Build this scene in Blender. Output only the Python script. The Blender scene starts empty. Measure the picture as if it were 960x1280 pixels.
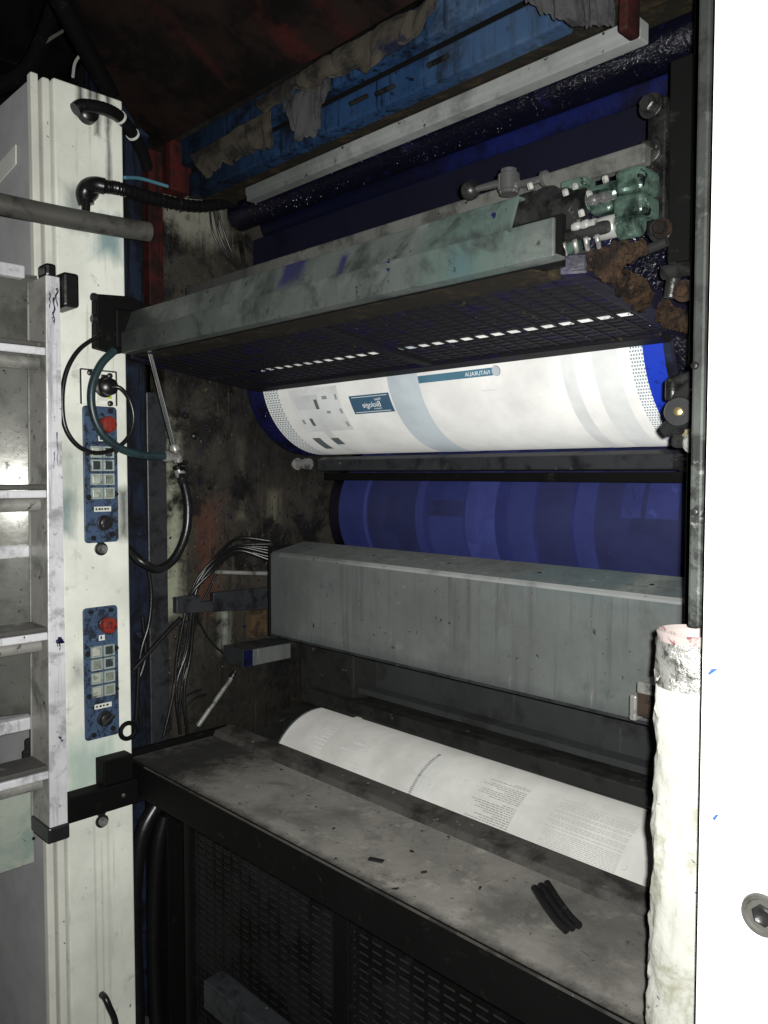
import bpy, bmesh, math, random
from mathutils import Vector, Matrix, noise
random.seed(7)
SC = bpy.context.scene
COL = SC.collection
# ------------------------------------------------------------------ camera
FPX = 1000.0
YAW = math.radians(45.3); PITCH = math.atan(48/1000)
F = Vector((-math.sin(YAW)*math.cos(PITCH), math.cos(YAW)*math.cos(PITCH), -math.sin(PITCH)))
R = Vector((math.cos(YAW), math.sin(YAW), 0)); U = R.cross(F)
C = Vector((0, 0, 1.5))
cd = bpy.data.cameras.new('camera'); cam = bpy.data.objects.new('camera', cd); COL.objects.link(cam)
cd.sensor_fit = 'VERTICAL'; cd.sensor_height = 36; cd.lens = 36*FPX/1280; cd.clip_start = .02; cd.clip_end = 100
M4 = Matrix.Identity(4)
for i in range(3):
    M4[i][0] = R[i]; M4[i][1] = U[i]; M4[i][2] = -F[i]; M4[i][3] = C[i]
cam.matrix_world = M4
SC.camera = cam
# ------------------------------------------------------------------ light: camera flash in a dark hall
W = bpy.data.worlds.new('World'); SC.world = W; W.use_nodes = True
W.node_tree.nodes['Background'].inputs[0].default_value = (.75, .85, 1, 1)
W.node_tree.nodes['Background'].inputs[1].default_value = .012
ld = bpy.data.lights.new('flash', 'SPOT'); lo = bpy.data.objects.new('flash', ld); COL.objects.link(lo)
ld.energy = 196; ld.shadow_soft_size = .006; ld.spot_size = math.radians(128); ld.spot_blend = 1.0
ld.color = (1, 1, .965)
ML = M4.copy(); lp = C + R*.018 + U*.010
for i in range(3): ML[i][3] = lp[i]
lo.matrix_world = ML
SC.view_settings.view_transform = 'Standard'; SC.view_settings.look = 'None'
SC.view_settings.exposure = 0; SC.view_settings.gamma = 1; SC.view_settings.use_curve_mapping = False
SC.cycles.max_bounces = 6; SC.cycles.sample_clamp_indirect = 4

# ------------------------------------------------------------------ photo pixel -> point on a plane
def ray(u, v): return F + R*((u-480)/FPX) + U*((640-v)/FPX)
def PX(u, v, x): r = ray(u, v); return C + r*(x/r.x)
def PY(u, v, y): r = ray(u, v); return C + r*(y/r.y)
def PZ(u, v, z): r = ray(u, v); return C + r*((z-1.5)/r.z)
def EL(u, v): r = ray(u, v); return r.z/r.y
def depth_px(p): return (p-C).dot(F)/FPX      # metres per pixel there

# ------------------------------------------------------------------ materials
MATS = {}
def mat(name, base, rough=.5, metal=0., grime=None, streak=None, specks=(), bump=.0, bscale=60., rvar=.0, regions=(), spec=.5, late=(), coat=0.):
    """grime=(col, scale, lo, hi); streak=(col, lo, hi) vertical runs; specks=[(col, scale, thr)];
    regions=[(col, (x0,x1),(y0,y1),(z0,z1), soft, amount)] paint, stains and painted-in shade with a place of their own; late=same, over the grime"""
    m = bpy.data.materials.new(name); m.use_nodes = True; MATS[name] = m
    nt = m.node_tree; N = nt.nodes; L = nt.links
    b = N['Principled BSDF']; b.inputs['Roughness'].default_value = rough; b.inputs['Metallic'].default_value = metal
    b.inputs['Specular IOR Level'].default_value = spec
    b.inputs['Diffuse Roughness'].default_value = (.55 if name.startswith(('paper', 'print', 'halftone')) else .25)
    if coat: b.inputs['Coat Weight'].default_value = coat; b.inputs['Coat Roughness'].default_value = .12
    g = N.new('ShaderNodeNewGeometry')
    def nz(scale, stretch=None, detail=8., rgh=.6, dist=0., off=0.):
        mp = N.new('ShaderNodeMapping'); L.new(g.outputs['Position'], mp.inputs['Vector'])
        if stretch: mp.inputs['Scale'].default_value = stretch
        mp.inputs['Location'].default_value = (off, off*.7, off*1.3)
        n = N.new('ShaderNodeTexNoise'); n.inputs['Scale'].default_value = scale; n.inputs['Detail'].default_value = detail
        n.inputs['Roughness'].default_value = rgh; n.inputs['Distortion'].default_value = dist
        L.new(mp.outputs[0], n.inputs['Vector']); return n
    def ramp(src, lo, hi):
        r = N.new('ShaderNodeMapRange'); r.inputs[1].default_value = lo; r.inputs[2].default_value = hi
        r.interpolation_type = 'SMOOTHSTEP'
        L.new(src, r.inputs[0]); return r.outputs[0]
    def mix(fac, a, c):
        x = N.new('ShaderNodeMix'); x.data_type = 'RGBA'
        if hasattr(fac, 'links') or hasattr(fac, 'is_output'): L.new(fac, x.inputs[0])
        else: x.inputs[0].default_value = fac
        if isinstance(a, tuple): x.inputs[6].default_value = (*a, 1)
        else: L.new(a, x.inputs[6])
        x.inputs[7].default_value = (*c, 1)
        return x.outputs[2]
    def mth(op, a, c):
        x = N.new('ShaderNodeMath'); x.operation = op
        for i, s in enumerate((a, c)):
            if isinstance(s, (int, float)): x.inputs[i].default_value = s
            else: L.new(s, x.inputs[i])
        return x.outputs[0]
    h = (sum(map(ord, name)) % 97)*1.37
    tone = nz(7, None, 5, .6, 0, h)
    col = mix(ramp(tone.outputs[0], .3, .75), base, tuple(c*.78 for c in base))
    def paint(regs, col):
        wob = nz(14, None, 6, .65, 0, h+3); wob2 = nz(5, (7, 7, .8), 6, .7, 0, h+9)
        sp = N.new('ShaderNodeSeparateXYZ'); L.new(g.outputs['Position'], sp.inputs[0])
        w = mth('ADD', mth('MULTIPLY', mth('SUBTRACT', wob.outputs[0], .5), .55), mth('MULTIPLY', mth('SUBTRACT', wob2.outputs[0], .5), .95))
        for (c, xr, yr, zr, soft, amt) in regs:
            dist = None
            for ax, rg in ((0, xr), (1, yr), (2, zr)):
                if rg is None: continue
                cen = (rg[0]+rg[1])/2; half = (rg[1]-rg[0])/2
                dd = mth('SUBTRACT', mth('ABSOLUTE', mth('SUBTRACT', sp.outputs[ax], cen), 0), half)
                dist = dd if dist is None else mth('MAXIMUM', dist, dd)
            dist = mth('ADD', dist, mth('MULTIPLY', w, soft*3))
            r = N.new('ShaderNodeMapRange'); r.inputs[1].default_value = soft; r.inputs[2].default_value = -soft
            r.inputs[4].default_value = amt; L.new(dist, r.inputs[0])
            col = mix(r.outputs[0], col, c)
        return col
    if regions: col = paint(regions, col)
    rsrc = None
    if grime:
        gs = grime if isinstance(grime, list) else [grime]
        for k, (c, s, lo_, hi_) in enumerate(gs):
            n = nz(s, None, 9, .68, .3, h+11+k*5); r = ramp(n.outputs[0], lo_, hi_); col = mix(r, col, c); rsrc = r
    if streak:
        ss = streak if isinstance(streak, list) else [streak]
        for k, (c, lo_, hi_) in enumerate(ss):
            n = nz(3, (16, 16, .9), 7, .7, .1, h+21+k*7); r = ramp(n.outputs[0], lo_, hi_); col = mix(r, col, c)
    for k, (c, s, t) in enumerate(specks):
        n = nz(s, None, 3, .55, .4, h+31+k*3); r = ramp(n.outputs[0], t, t+.03); col = mix(r, col, c)
    if late: col = paint(late, col)
    L.new(col, b.inputs['Base Color'])
    if rvar:
        n = nz(18, None, 8, .7, 0, h+41)
        r = N.new('ShaderNodeMapRange'); r.inputs[1].default_value = .3; r.inputs[2].default_value = .7
        r.inputs[3].default_value = max(.05, rough-rvar); r.inputs[4].default_value = min(1, rough+rvar)
        L.new(n.outputs[0], r.inputs[0]); L.new(r.outputs[0], b.inputs['Roughness'])
    if bump:
        n = nz(bscale, None, 6, .6, 0, h+51)
        bp = N.new('ShaderNodeBump'); bp.inputs['Strength'].default_value = bump; bp.inputs['Distance'].default_value = .004
        L.new(n.outputs[0], bp.inputs['Height']); L.new(bp.outputs[0], b.inputs['Normal'])
    return m

INK = (.006, .006, .03); BLK = (.012, .012, .012); RUST = (.10, .035, .015)
mat('column_white', (.72, .735, .665), .42, grime=[((.58, .60, .52), 5, .50, .75), ((.20, .21, .19), 60, .68, .74), ((.40, .43, .38), 14, .58, .72)],
    streak=[((.46, .45, .37), .58, .74)], specks=[((.02, .02, .03), 70, .725), ((.03, .04, .08), 23, .745)], bump=.1, rvar=.12,
    late=[((.07, .14, .16), None, (.765, .80), (1.355, 1.45), .016, .8), ((.26, .37, .33), None, (.77, .90), (.72, .86), .035, .65),
             ((.015, .018, .018), None, (.832, .842), (2.33, 2.6), .007, 1.), ((.015, .018, .018), None, (.858, .866), (2.36, 2.6), .006, 1.), ((.015, .018, .018), None, (.872, .884), (2.30, 2.6), .007, 1.),
             ((.015, .018, .018), None, (.900, .910), (2.20, 2.6), .007, 1.), ((.10, .2, .22), None, (.87, .93), (2.02, 2.11), .022, .8), ((.06, .10, .10), None, (.80, .84), (2.07, 2.16), .016, .6),
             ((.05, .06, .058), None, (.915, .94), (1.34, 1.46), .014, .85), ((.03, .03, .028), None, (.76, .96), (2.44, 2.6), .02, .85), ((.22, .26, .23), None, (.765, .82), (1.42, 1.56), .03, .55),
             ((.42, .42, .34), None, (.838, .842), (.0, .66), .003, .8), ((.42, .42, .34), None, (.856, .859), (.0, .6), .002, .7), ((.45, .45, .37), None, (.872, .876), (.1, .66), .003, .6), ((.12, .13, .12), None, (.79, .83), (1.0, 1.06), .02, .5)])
mat('cabinet_grey', (.37, .365, .375), .5, spec=.3, grime=((.30, .295, .30), 6, .5, .8), streak=((.27, .265, .26), .6, .8), bump=.05)
mat('cabinet_edge', (.62, .62, .56), .45, grime=((.35, .34, .29), 12, .58, .75), specks=[((.05, .05, .05), 60, .72)], bump=.05)
mat('door_white', (.66, .66, .64), .4, spec=.3, grime=[((.56, .56, .53), 3, .50, .75), ((.30, .30, .28), 30, .67, .72)], specks=[((.06, .06, .065), 48, .735)], streak=((.5, .5, .47), .62, .78), bump=.05, bscale=25, regions=[((.25, .25, .22), (-.33, -.275), None, (.0, .95), .03, .6)])
mat('frame_grimy', (.034, .030, .023), .5, spec=.3, grime=[((.006, .0055, .005), 7, .46, .62), ((.055, .048, .036), 34, .60, .70), ((.010, .010, .022), 5, .58, .70)],
    streak=[((.080, .072, .053), .60, .74), ((.005, .005, .007), .56, .70)], specks=[((.006, .005, .026), 60, .66), ((.13, .12, .095), 95, .70)],
    bump=.8, bscale=60, rvar=.3,
    regions=[((.26, .27, .20), None, (1.118, 1.175), (1.10, 1.64), .020, .9), ((.060, .027, .018), None, (1.225, 1.30), (1.10, 1.42), .026, .9),
             ((.24, .235, .19), None, (1.12, 1.32), (2.16, 2.34), .03, .65), ((.14, .13, .09), None, (1.37, 1.39), (1.37, 1.60), .016, .6),
             ((.24, .26, .22), None, (1.300, 1.330), (.98, 1.10), .018, .8), ((.15, .14, .10), None, (1.485, 1.515), (1.28, 1.44), .018, .6)],
    late=[((.005, .005, .0045), None, (1.2, 2.8), (0, .98), .05, .7), ((.005, .005, .006), None, (1.34, 2.8), (1.48, 2.1), .05, .6), ((.005, .005, .005), None, None, (2.36, 3.3), .06, .8)])  # late: darkness low down, deeper in and overhead painted over the grime
mat('blue_paint', (.010, .016, .034), .55, spec=.2, grime=[((.003, .003, .004), 7, .44, .60), ((.018, .026, .048), 30, .60, .70)], streak=((.003, .003, .003), .48, .62), bump=.15)
mat('red_paint', (.045, .008, .007), .65, spec=.15, grime=((.008, .005, .004), 10, .42, .60), streak=((.010, .004, .004), .46, .62), bump=.2)
mat('hood_brown', (.011, .0065, .0055), .7, spec=.10, grime=((.0025, .0022, .0022), 5, .42, .60), bump=.6, bscale=30,
    regions=[((.045, .007, .006), (-1.36, -1.32), None, None, .025, .6), ((.03, .007, .006), (-1.58, -1.56), None, None, .02, .6), ((.035, .006, .006), (-1.22, -1.20), None, None, .02, .5), ((.035, .006, .006), (-1.03, -.99), None, None, .02, .5)])
mat('blue_beam', (.012, .033, .082), .55, spec=.2, grime=[((.003, .005, .010), 7, .44, .60), ((.040, .070, .12), 5, .56, .72)], specks=[((.003, .004, .007), 36, .65)], streak=((.003, .005, .010), .50, .64), bump=.15, rvar=.15, late=[((.002, .003, .005), (-2.0, -1.60), None, None, .10, .75), ((.05, .085, .145), (-.98, -.72), None, None, .08, .4)])  # late: left end darkened, right end brightened in the colour
mat('brown_grease', (.010, .008, .005), .8, spec=.2, grime=((.032, .023, .011), 24, .5, .68), bump=1., bscale=80)
mat('rust_crust', (.030, .018, .011), .95, spec=.1, grime=[((.008, .006, .005), 22, .42, .58), ((.055, .031, .018), 60, .58, .70)], bump=1., bscale=220)
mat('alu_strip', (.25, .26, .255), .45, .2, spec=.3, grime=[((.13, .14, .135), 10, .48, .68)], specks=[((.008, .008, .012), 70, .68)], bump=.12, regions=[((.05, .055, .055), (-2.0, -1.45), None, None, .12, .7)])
mat('wet_ink', (.0025, .0025, .007), .16, spec=.6, grime=((.005, .005, .022), 16, .55, .68), bump=1., bscale=95, rvar=.10)
mat('ink_blue', (.004, .007, .055), .42, spec=.25, grime=((.002, .002, .008), 6, .46, .62), bump=.3, bscale=60, regions=[((.0018, .0018, .004), (-2.1, -1.25), None, (2.0, 2.6), .10, .85)])  # region takes the left part of the roller down to near black
mat('ink_purple', (.006, .005, .013), .5, spec=.3, grime=((.009, .006, .035), 16, .58, .68), specks=[((.03, .025, .06), 80, .71)], bump=.4)
mat('navy_plate', (.0045, .005, .013), .55, spec=.2, grime=((.002, .002, .004), 8, .5, .7), bump=.1)
mat('white_strip', (.075, .075, .070), .5, spec=.2, grime=((.030, .030, .028), 14, .46, .64), specks=[((.01, .01, .01), 50, .68)], bump=.05, late=[((.018, .018, .017), (-2.2, -1.45), None, None, .10, .8)])  # late: bar made darker towards its left end
mat('green_beam', (.062, .070, .066), .45, .15, spec=.3, grime=[((.022, .026, .025), 8, .46, .64), ((.090, .102, .095), 6, .54, .72), ((.010, .011, .011), 40, .60, .68)],
    streak=((.04, .045, .042), .58, .70), specks=[((.008, .008, .04), 34, .70)], bump=.15, rvar=.16,
    regions=[((.045, .088, .075), (-.82, -.66), None, None, .05, .45), ((.02, .06, .09), (-.765, -.745), None, (1.79, 1.82), .02, .4),
             ((.008, .008, .05), (-1.20, -1.14), None, (1.845, 1.90), .010, .85), ((.008, .008, .06), (-1.035, -1.02), None, (1.83, 1.87), .005, .85),
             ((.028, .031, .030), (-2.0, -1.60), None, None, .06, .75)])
mat('green_metal', (.085, .135, .110), .30, .5, grime=[((.014, .024, .020), 14, .42, .60), ((.004, .006, .006), 40, .54, .62), ((.22, .30, .26), 50, .64, .70)], bump=.35, bscale=90)
mat('grill_black', (.0065, .006, .0075), .6, spec=.16, grime=((.005, .004, .016), 18, .5, .62), specks=[((.04, .029, .017), 60, .69)], bump=.3)
mat('grill_back', (.006, .005, .012), .7)
mat('paper_white', (.72, .715, .70), .5, spec=.3, grime=((.60, .595, .58), 5, .45, .8), specks=[((.6, .6, .6), 40, .73)], bump=.02)
mat('paper_dull', (.62, .61, .58), .55, grime=((.50, .49, .465), 7, .45, .75), specks=[((.4, .4, .38), 60, .70)], bump=.03)
mat('plate_blue', (.008, .035, .40), .45, grime=((.004, .012, .12), 60, .55, .7), bump=.1)
mat('print_slate', (.045, .10, .16), .5)
mat('print_teal', (.07, .17, .24), .5)
mat('print_pale', (.47, .52, .555), .5)
mat('print_grey', (.56, .57, .57), .5)
mat('print_faint', (.63, .64, .64), .5)
mat('print_dark', (.10, .12, .12), .5)
mat('print_text', (.30, .30, .29), .5)
mat('print_type', (.44, .435, .42), .5)
mat('print_white', (.75, .78, .8), .5)
mat('halftone', (.17, .235, .29), .5)
mat('blanket_blue', (.024, .030, .122), .42, spec=.35, grime=((.018, .022, .085), 8, .46, .72), bump=.05, bscale=200)
mat('blanket_light', (.042, .052, .190), .42, spec=.35, grime=((.030, .037, .14), 7, .42, .70))
mat('blanket_mid', (.030, .037, .138), .42, spec=.35, grime=((.022, .027, .098), 7, .42, .70))
mat('blanket_dark', (.024, .028, .088), .42, spec=.35, grime=((.018, .020, .060), 8, .42, .70))
mat('bar_steel', (.032, .034, .037), .42, .3, grime=((.010, .010, .014), 22, .46, .66), specks=[((.12, .12, .12), 60, .72)], bump=.2)
mat('grey_beam', (.105, .113, .110), .5, .1, spec=.3, grime=[((.070, .075, .073), 6, .46, .72), ((.045, .066, .072), 15, .60, .74), ((.18, .19, .185), 10, .6, .75)],
    streak=[((.070, .074, .074), .50, .68), ((.19, .20, .195), .64, .72)], specks=[((.02, .02, .02), 60, .70), ((.02, .08, .2), 21, .75), ((.18, .19, .18), 110, .735)], bump=.2, bscale=22, rvar=.15, late=[((.045, .05, .05), None, None, (1.03, 1.078), .012, .6), ((.05, .055, .055), (-1.80, -1.66), None, None, .04, .6)],  # late: shading of the left end painted into the colour, bottom strip darkened
    regions=[((.055, .10, .11), (-.95, -.62), None, (1.275, 1.33), .03, .5), ((.22, .22, .19), (-.72, -.66), None, (1.285, 1.33), .02, .5)])
mat('recess_grey', (.034, .0355, .037), .5, .1, spec=.35, grime=((.016, .016, .016), 6, .46, .68), streak=((.085, .085, .085), .62, .72), bump=.06)  # pale streaks stand in for reflections on the plate
mat('ledge_dark', (.017, .017, .016), .6, spec=.3, grime=[((.007, .007, .006), 14, .46, .62), ((.085, .085, .078), 22, .64, .71)], bump=.5)
mat('table_top', (.165, .158, .142), .5, spec=.35, grime=[((.088, .084, .076), 6, .46, .66), ((.20, .19, .17), 16, .54, .70), ((.040, .038, .035), 40, .60, .70)],
    streak=((.06, .057, .052), .60, .72), specks=[((.012, .012, .012), 34, .69), ((.25, .24, .22), 60, .72)], bump=.2, rvar=.2, late=[((.010, .010, .010), (-1.90, -1.62), None, None, .08, .9), ((.016, .016, .015), None, (.90, .952), None, .012, .85), ((.045, .043, .040), (-.80, -.4), (1.04, 1.2), None, .05, .6)])  # late: front band paints the lip's shadow together with dirt; left end darkened
mat('table_lip', (.055, .052, .047), .6, spec=.25, grime=((.018, .017, .016), 10, .44, .64), specks=[((.13, .12, .11), 50, .70)], bump=.4)
mat('black_steel', (.0035, .0035, .0035), .6, spec=.09, grime=((.011, .0107, .010), 24, .58, .70), bump=.15)
mat('guard_black', (.008, .008, .0085), .6, .1, spec=.12, grime=((.0025, .0025, .0025), 6, .44, .60), bump=.15)
mat('guard_back', (.005, .005, .005), .8)
mat('rubber', (.006, .006, .0065), .32, spec=.45, grime=((.018, .018, .018), 30, .58, .70), bump=.15)
mat('rubber_teal', (.012, .030, .034), .4, grime=((.01, .01, .012), 22, .5, .65), bump=.1)
mat('chrome', (.72, .72, .72), .18, .95, spec=.8)
mat('dark_metal', (.020, .020, .020), .34, .3, spec=.4, grime=[((.005, .005, .005), 26, .44, .60), ((.10, .10, .095), 60, .63, .7)], bump=.4)
mat('steel', (.24, .24, .23), .38, .35, grime=((.05, .048, .045), 24, .48, .64), bump=.15)
mat('post_steel', (.045, .050, .046), .6, .2, spec=.2, grime=[((.010, .011, .010), 20, .46, .58), ((.085, .09, .085), 50, .60, .68)], bump=.3, late=[((.012, .013, .012), None, None, (1.54, 3.1), .05, .75)])  # late: upper part made darker
mat('pipe_grey', (.080, .078, .070), .5, .3, grime=((.035, .034, .03), 14, .5, .66), bump=.1)
mat('panel_blue', (.044, .075, .135), .5, spec=.3, grime=[((.014, .019, .032), 38, .48, .60), ((.005, .006, .008), 60, .57, .63), ((.10, .14, .20), 50, .62, .70)], specks=[((.003, .004, .006), 150, .64)], bump=.2)
mat('panel_red', (.22, .020, .012), .55, spec=.3, grime=((.05, .010, .008), 110, .46, .6))
mat('button_pale', (.40, .42, .36), .35, grime=((.16, .17, .14), 40, .5, .66))
mat('button_dirty', (.20, .22, .18), .35, grime=((.05, .055, .05), 40, .5, .66))
mat('button_dark', (.03, .04, .04), .35, grime=((.12, .14, .13), 44, .58, .7))
mat('button_frame', (.32, .37, .34), .4, grime=((.06, .08, .09), 30, .5, .66))
mat('sticker', (.62, .64, .58), .5, grime=((.4, .5, .46), 50, .55, .7))
mat('black_plastic', (.012, .012, .013), .35, bump=.05)
mat('yellow_tag', (.42, .50, .06), .5)
mat('alu_ladder', (.56, .56, .58), .38, .2, grime=[((.26, .26, .27), 18, .48, .66), ((.10, .10, .10), 60, .63, .70)], streak=((.30, .30, .32), .52, .68), specks=[((.02, .02, .06), 34, .72)], bump=.15, rvar=.12)
mat('alu_ladder_dull', (.25, .245, .225), .45, .2, grime=[((.10, .10, .092), 10, .44, .66), ((.04, .04, .038), 40, .60, .67)], bump=.15)
mat('alu_sheet', (.42, .42, .39), .38, .75, grime=[((.24, .24, .215), 10, .44, .66), ((.10, .10, .095), 34, .60, .69)], specks=[((.05, .05, .05), 90, .68)], bump=.12, rvar=.08)
mat('stained_plate', (.33, .36, .31), .5, .2, grime=[((.20, .26, .23), 9, .48, .66), ((.05, .055, .05), 24, .60, .68)], specks=[((.02, .02, .02), 40, .69)], bump=.15)
mat('tread_dark', (.06, .058, .055), .55, .3, grime=((.18, .18, .17), 30, .58, .68), bump=.3)
mat('wrap_white', (.34, .34, .31), .35, spec=.4, grime=[((.20, .20, .155), 18, .50, .66), ((.10, .10, .08), 60, .62, .70)], specks=[((.01, .01, .04), 46, .70)], bump=.6, bscale=60)
mat('foil', (.26, .26, .245), .3, .5, grime=((.05, .05, .047), 50, .46, .60), bump=1., bscale=90)
mat('pink_rim', (.27, .235, .225), .4, grime=[((.12, .035, .042), 50, .56, .64), ((.03, .028, .026), 34, .58, .66)], bump=.3)
mat('cloth_dirty', (.040, .035, .028), .95, spec=.08, grime=[((.012, .011, .010), 12, .46, .62), ((.006, .007, .018), 7, .58, .68)], bump=.5, bscale=300)
mat('cloth_grey', (.042, .042, .044), .95, spec=.08, grime=[((.014, .014, .015), 12, .46, .62), ((.006, .007, .018), 7, .58, .68)], bump=.5, bscale=300)
mat('wood_brown', (.030, .020, .014), .8, spec=.15, grime=((.010, .008, .006), 40, .44, .58), bump=.5)
mat('tan_block', (.075, .050, .026), .8, spec=.15, grime=((.02, .015, .01), 26, .46, .62), bump=.3)
mat('teal_cable', (.08, .22, .28), .4)
mat('floor_dark', (.05, .048, .045), .7, grime=((.02, .02, .02), 5, .45, .7), bump=.3)
mat('wet_bead', (.004, .004, .014), .12, spec=.9)
mat('plate_navy', (.005, .006, .045), .4, spec=.3, grime=((.002, .002, .010), 14, .48, .62), bump=.3)
mat('brass', (.55, .42, .2), .3, .9)
mat('brass_dirty', (.30, .26, .16), .4, .6, grime=((.06, .055, .04), 30, .48, .62), bump=.3)
mat('blue_marker', (.02, .06, .42), .5)

# ------------------------------------------------------------------ building blocks
class MB:
    def __init__(s): s.v = []; s.f = []; s.smooth = []
    def add(s, vs, fs, smooth=False):
        o = len(s.v); s.v += [Vector(p) for p in vs]
        for f in fs: s.f.append([i+o for i in f]); s.smooth.append(smooth)
        return s
    def box(s, a, b):
        x0, y0, z0 = (min(a[i], b[i]) for i in range(3)); x1, y1, z1 = (max(a[i], b[i]) for i in range(3))
        return s.add([(x0,y0,z0),(x1,y0,z0),(x1,y1,z0),(x0,y1,z0),(x0,y0,z1),(x1,y0,z1),(x1,y1,z1),(x0,y1,z1)],
                     [(0,3,2,1),(4,5,6,7),(0,1,5,4),(1,2,6,5),(2,3,7,6),(3,0,4,7)])
    def prism_x(s, prof, x0, x1, seg=1):          # prof: (y,z) ring
        n = len(prof); vs = []; fs = []
        for k in range(seg+1):
            x = x0+(x1-x0)*k/seg; vs += [(x, y, z) for y, z in prof]
        for k in range(seg):
            for i in range(n):
                j = (i+1) % n; fs.append((k*n+i, k*n+j, (k+1)*n+j, (k+1)*n+i))
        fs.append(tuple(range(n))[::-1]); fs.append(tuple(seg*n+i for i in range(n)))
        return s.add(vs, fs)
    def prism(s, pts, d):                          # polygon pts (Vectors) pushed by d
        n = len(pts); pts = [Vector(p) for p in pts]; d = Vector(d)
        fs = [tuple(range(n))[::-1], tuple(range(n, 2*n))]+[(i, (i+1) % n, n+(i+1) % n, n+i) for i in range(n)]
        return s.add(pts+[p+d for p in pts], fs)
    def bar(s, p, q, w, h=None, up=(0,0,1)):       # rectangular bar p->q
        p = Vector(p); q = Vector(q); h = h or w; t = (q-p).normalized(); up = Vector(up)
        a = t.cross(up).normalized(); b = a.cross(t)
        c = [a*w/2*i+b*h/2*j for i, j in ((-1,-1),(1,-1),(1,1),(-1,1))]
        return s.add([p+k for k in c]+[q+k for k in c], [(3,2,1,0),(4,5,6,7),(0,1,5,4),(1,2,6,5),(2,3,7,6),(3,0,4,7)])
    def tube(s, pts, r, n=10, sub=6, cap=True, rfun=None):
        pts = [Vector(p) for p in pts]
        if len(pts) > 2 and sub > 1:
            out = []; P = [pts[0]*2-pts[1]]+pts+[pts[-1]*2-pts[-2]]
            for i in range(1, len(P)-2):
                for k in range(sub):
                    t = k/sub; a, b, c, d = P[i-1:i+3]
                    out.append(.5*((2*b)+(c-a)*t+(2*a-5*b+4*c-d)*t*t+(3*b-a-3*c+d)*t**3))
            out.append(pts[-1]); pts = out
        ref = None; vs = []; fs = []; m = len(pts)
        for i, p in enumerate(pts):
            t = (pts[min(i+1, m-1)]-pts[max(i-1, 0)]).normalized()
            if ref is None: ref = t.orthogonal().normalized()
            ref = (ref-t*ref.dot(t)).normalized(); b = t.cross(ref)
            rr = rfun(i/(m-1))*r if rfun else r
            vs += [p+(ref*math.cos(2*math.pi*k/n)+b*math.sin(2*math.pi*k/n))*rr for k in range(n)]
        for i in range(m-1):
            for k in range(n): fs.append((i*n+k, i*n+(k+1) % n, (i+1)*n+(k+1) % n, (i+1)*n+k))
        s.add(vs, fs, True)
        if cap:
            o = len(s.v)-len(vs); s.f.append([o+k for k in range(n)][::-1]); s.f.append([o+(m-1)*n+k for k in range(n)]); s.smooth += [False, False]
        return s
    def lathe(s, p, axis, prof, n=24):             # prof: (distance along axis, radius)
        p = Vector(p); t = Vector(axis).normalized(); a = t.orthogonal().normalized(); b = t.cross(a); vs = []; fs = []
        for d, r in prof: vs += [p+t*d+(a*math.cos(2*math.pi*k/n)+b*math.sin(2*math.pi*k/n))*max(r, 1e-5) for k in range(n)]
        for i in range(len(prof)-1):
            for k in range(n): fs.append((i*n+k, i*n+(k+1) % n, (i+1)*n+(k+1) % n, (i+1)*n+k))
        fs.append(tuple(range(n))[::-1]); fs.append(tuple((len(prof)-1)*n+k for k in range(n)))
        return s.add(vs, fs, True)
    def grid(s, rows, smooth=True):
        n = len(rows[0]); vs = [p for r in rows for p in r]
        return s.add(vs, [(i*n+j, i*n+j+1, (i+1)*n+j+1, (i+1)*n+j) for i in range(len(rows)-1) for j in range(n-1)], smooth)
    def build(s, name, material, parent=None, bevel=0., fix=True, solid=0., jitter=0.):
        o0 = Vector(parent_loc(parent)) if parent else Vector((0, 0, 0))
        me = bpy.data.meshes.new(name)
        me.from_pydata([p-o0 for p in s.v], [], s.f)
        me.polygons.foreach_set('use_smooth', s.smooth)
        if fix:
            bm = bmesh.new(); bm.from_mesh(me); bmesh.ops.recalc_face_normals(bm, faces=bm.faces)
            for e in bm.edges:
                if len(e.link_faces) == 2 and e.calc_face_angle(0) > .7: e.smooth = False
            bm.to_mesh(me); bm.free()
        me.materials.append(MATS[material])
        o = bpy.data.objects.new(name, me); COL.objects.link(o)
        if parent: o.parent = parent
        if solid:
            m = o.modifiers.new('thickness', 'SOLIDIFY'); m.thickness = solid; m.offset = 0
        if bevel:
            m = o.modifiers.new('bevel', 'BEVEL'); m.width = bevel; m.segments = 2; m.limit_method = 'ANGLE'; m.angle_limit = .6
        return o
def parent_loc(o):
    v = Vector(o.location)
    while o.parent: o = o.parent; v += Vector(o.location)
    return v
def tag(o, label, cat, group=None):
    o['label'] = label; o['category'] = cat
    if group: o['group'] = group
    return o
def thing(name, label, cat, loc, group=None):
    o = bpy.data.objects.new(name, None); COL.objects.link(o); o.location = loc; o.empty_display_size = .05
    return tag(o, label, cat, group)
def piece(src, parent, loc):                       # a further look-alike piece: shared mesh, own place (loc in world)
    o = src.copy(); COL.objects.link(o); o.parent = parent; o.location = Vector(loc)-parent_loc(parent); return o
def hexbolt(p, axis, r, h, parent, material='dark_metal', name='bolt', washer=True):
    m = MB()
    if washer: m.lathe(p, axis, [(0, r*1.5), (h*.25, r*1.5), (h*.3, r*1.35)], 20)
    m.lathe(Vector(p)+Vector(axis)*h*.25, axis, [(0, r), (h*.65, r), (h*.75, r*.8)], 6)
    return m.build(name, material, parent)

# ================================================================== the setting
fl = MB().box((-4, -2, -.1), (2.5, 4, 0)).build('floor', 'floor_dark'); fl['kind'] = 'structure'

wl = MB().box((-3.6, -2, 0), (-3.5, 3, 5)).build('wall', 'guard_black'); wl['kind'] = 'structure'
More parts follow.
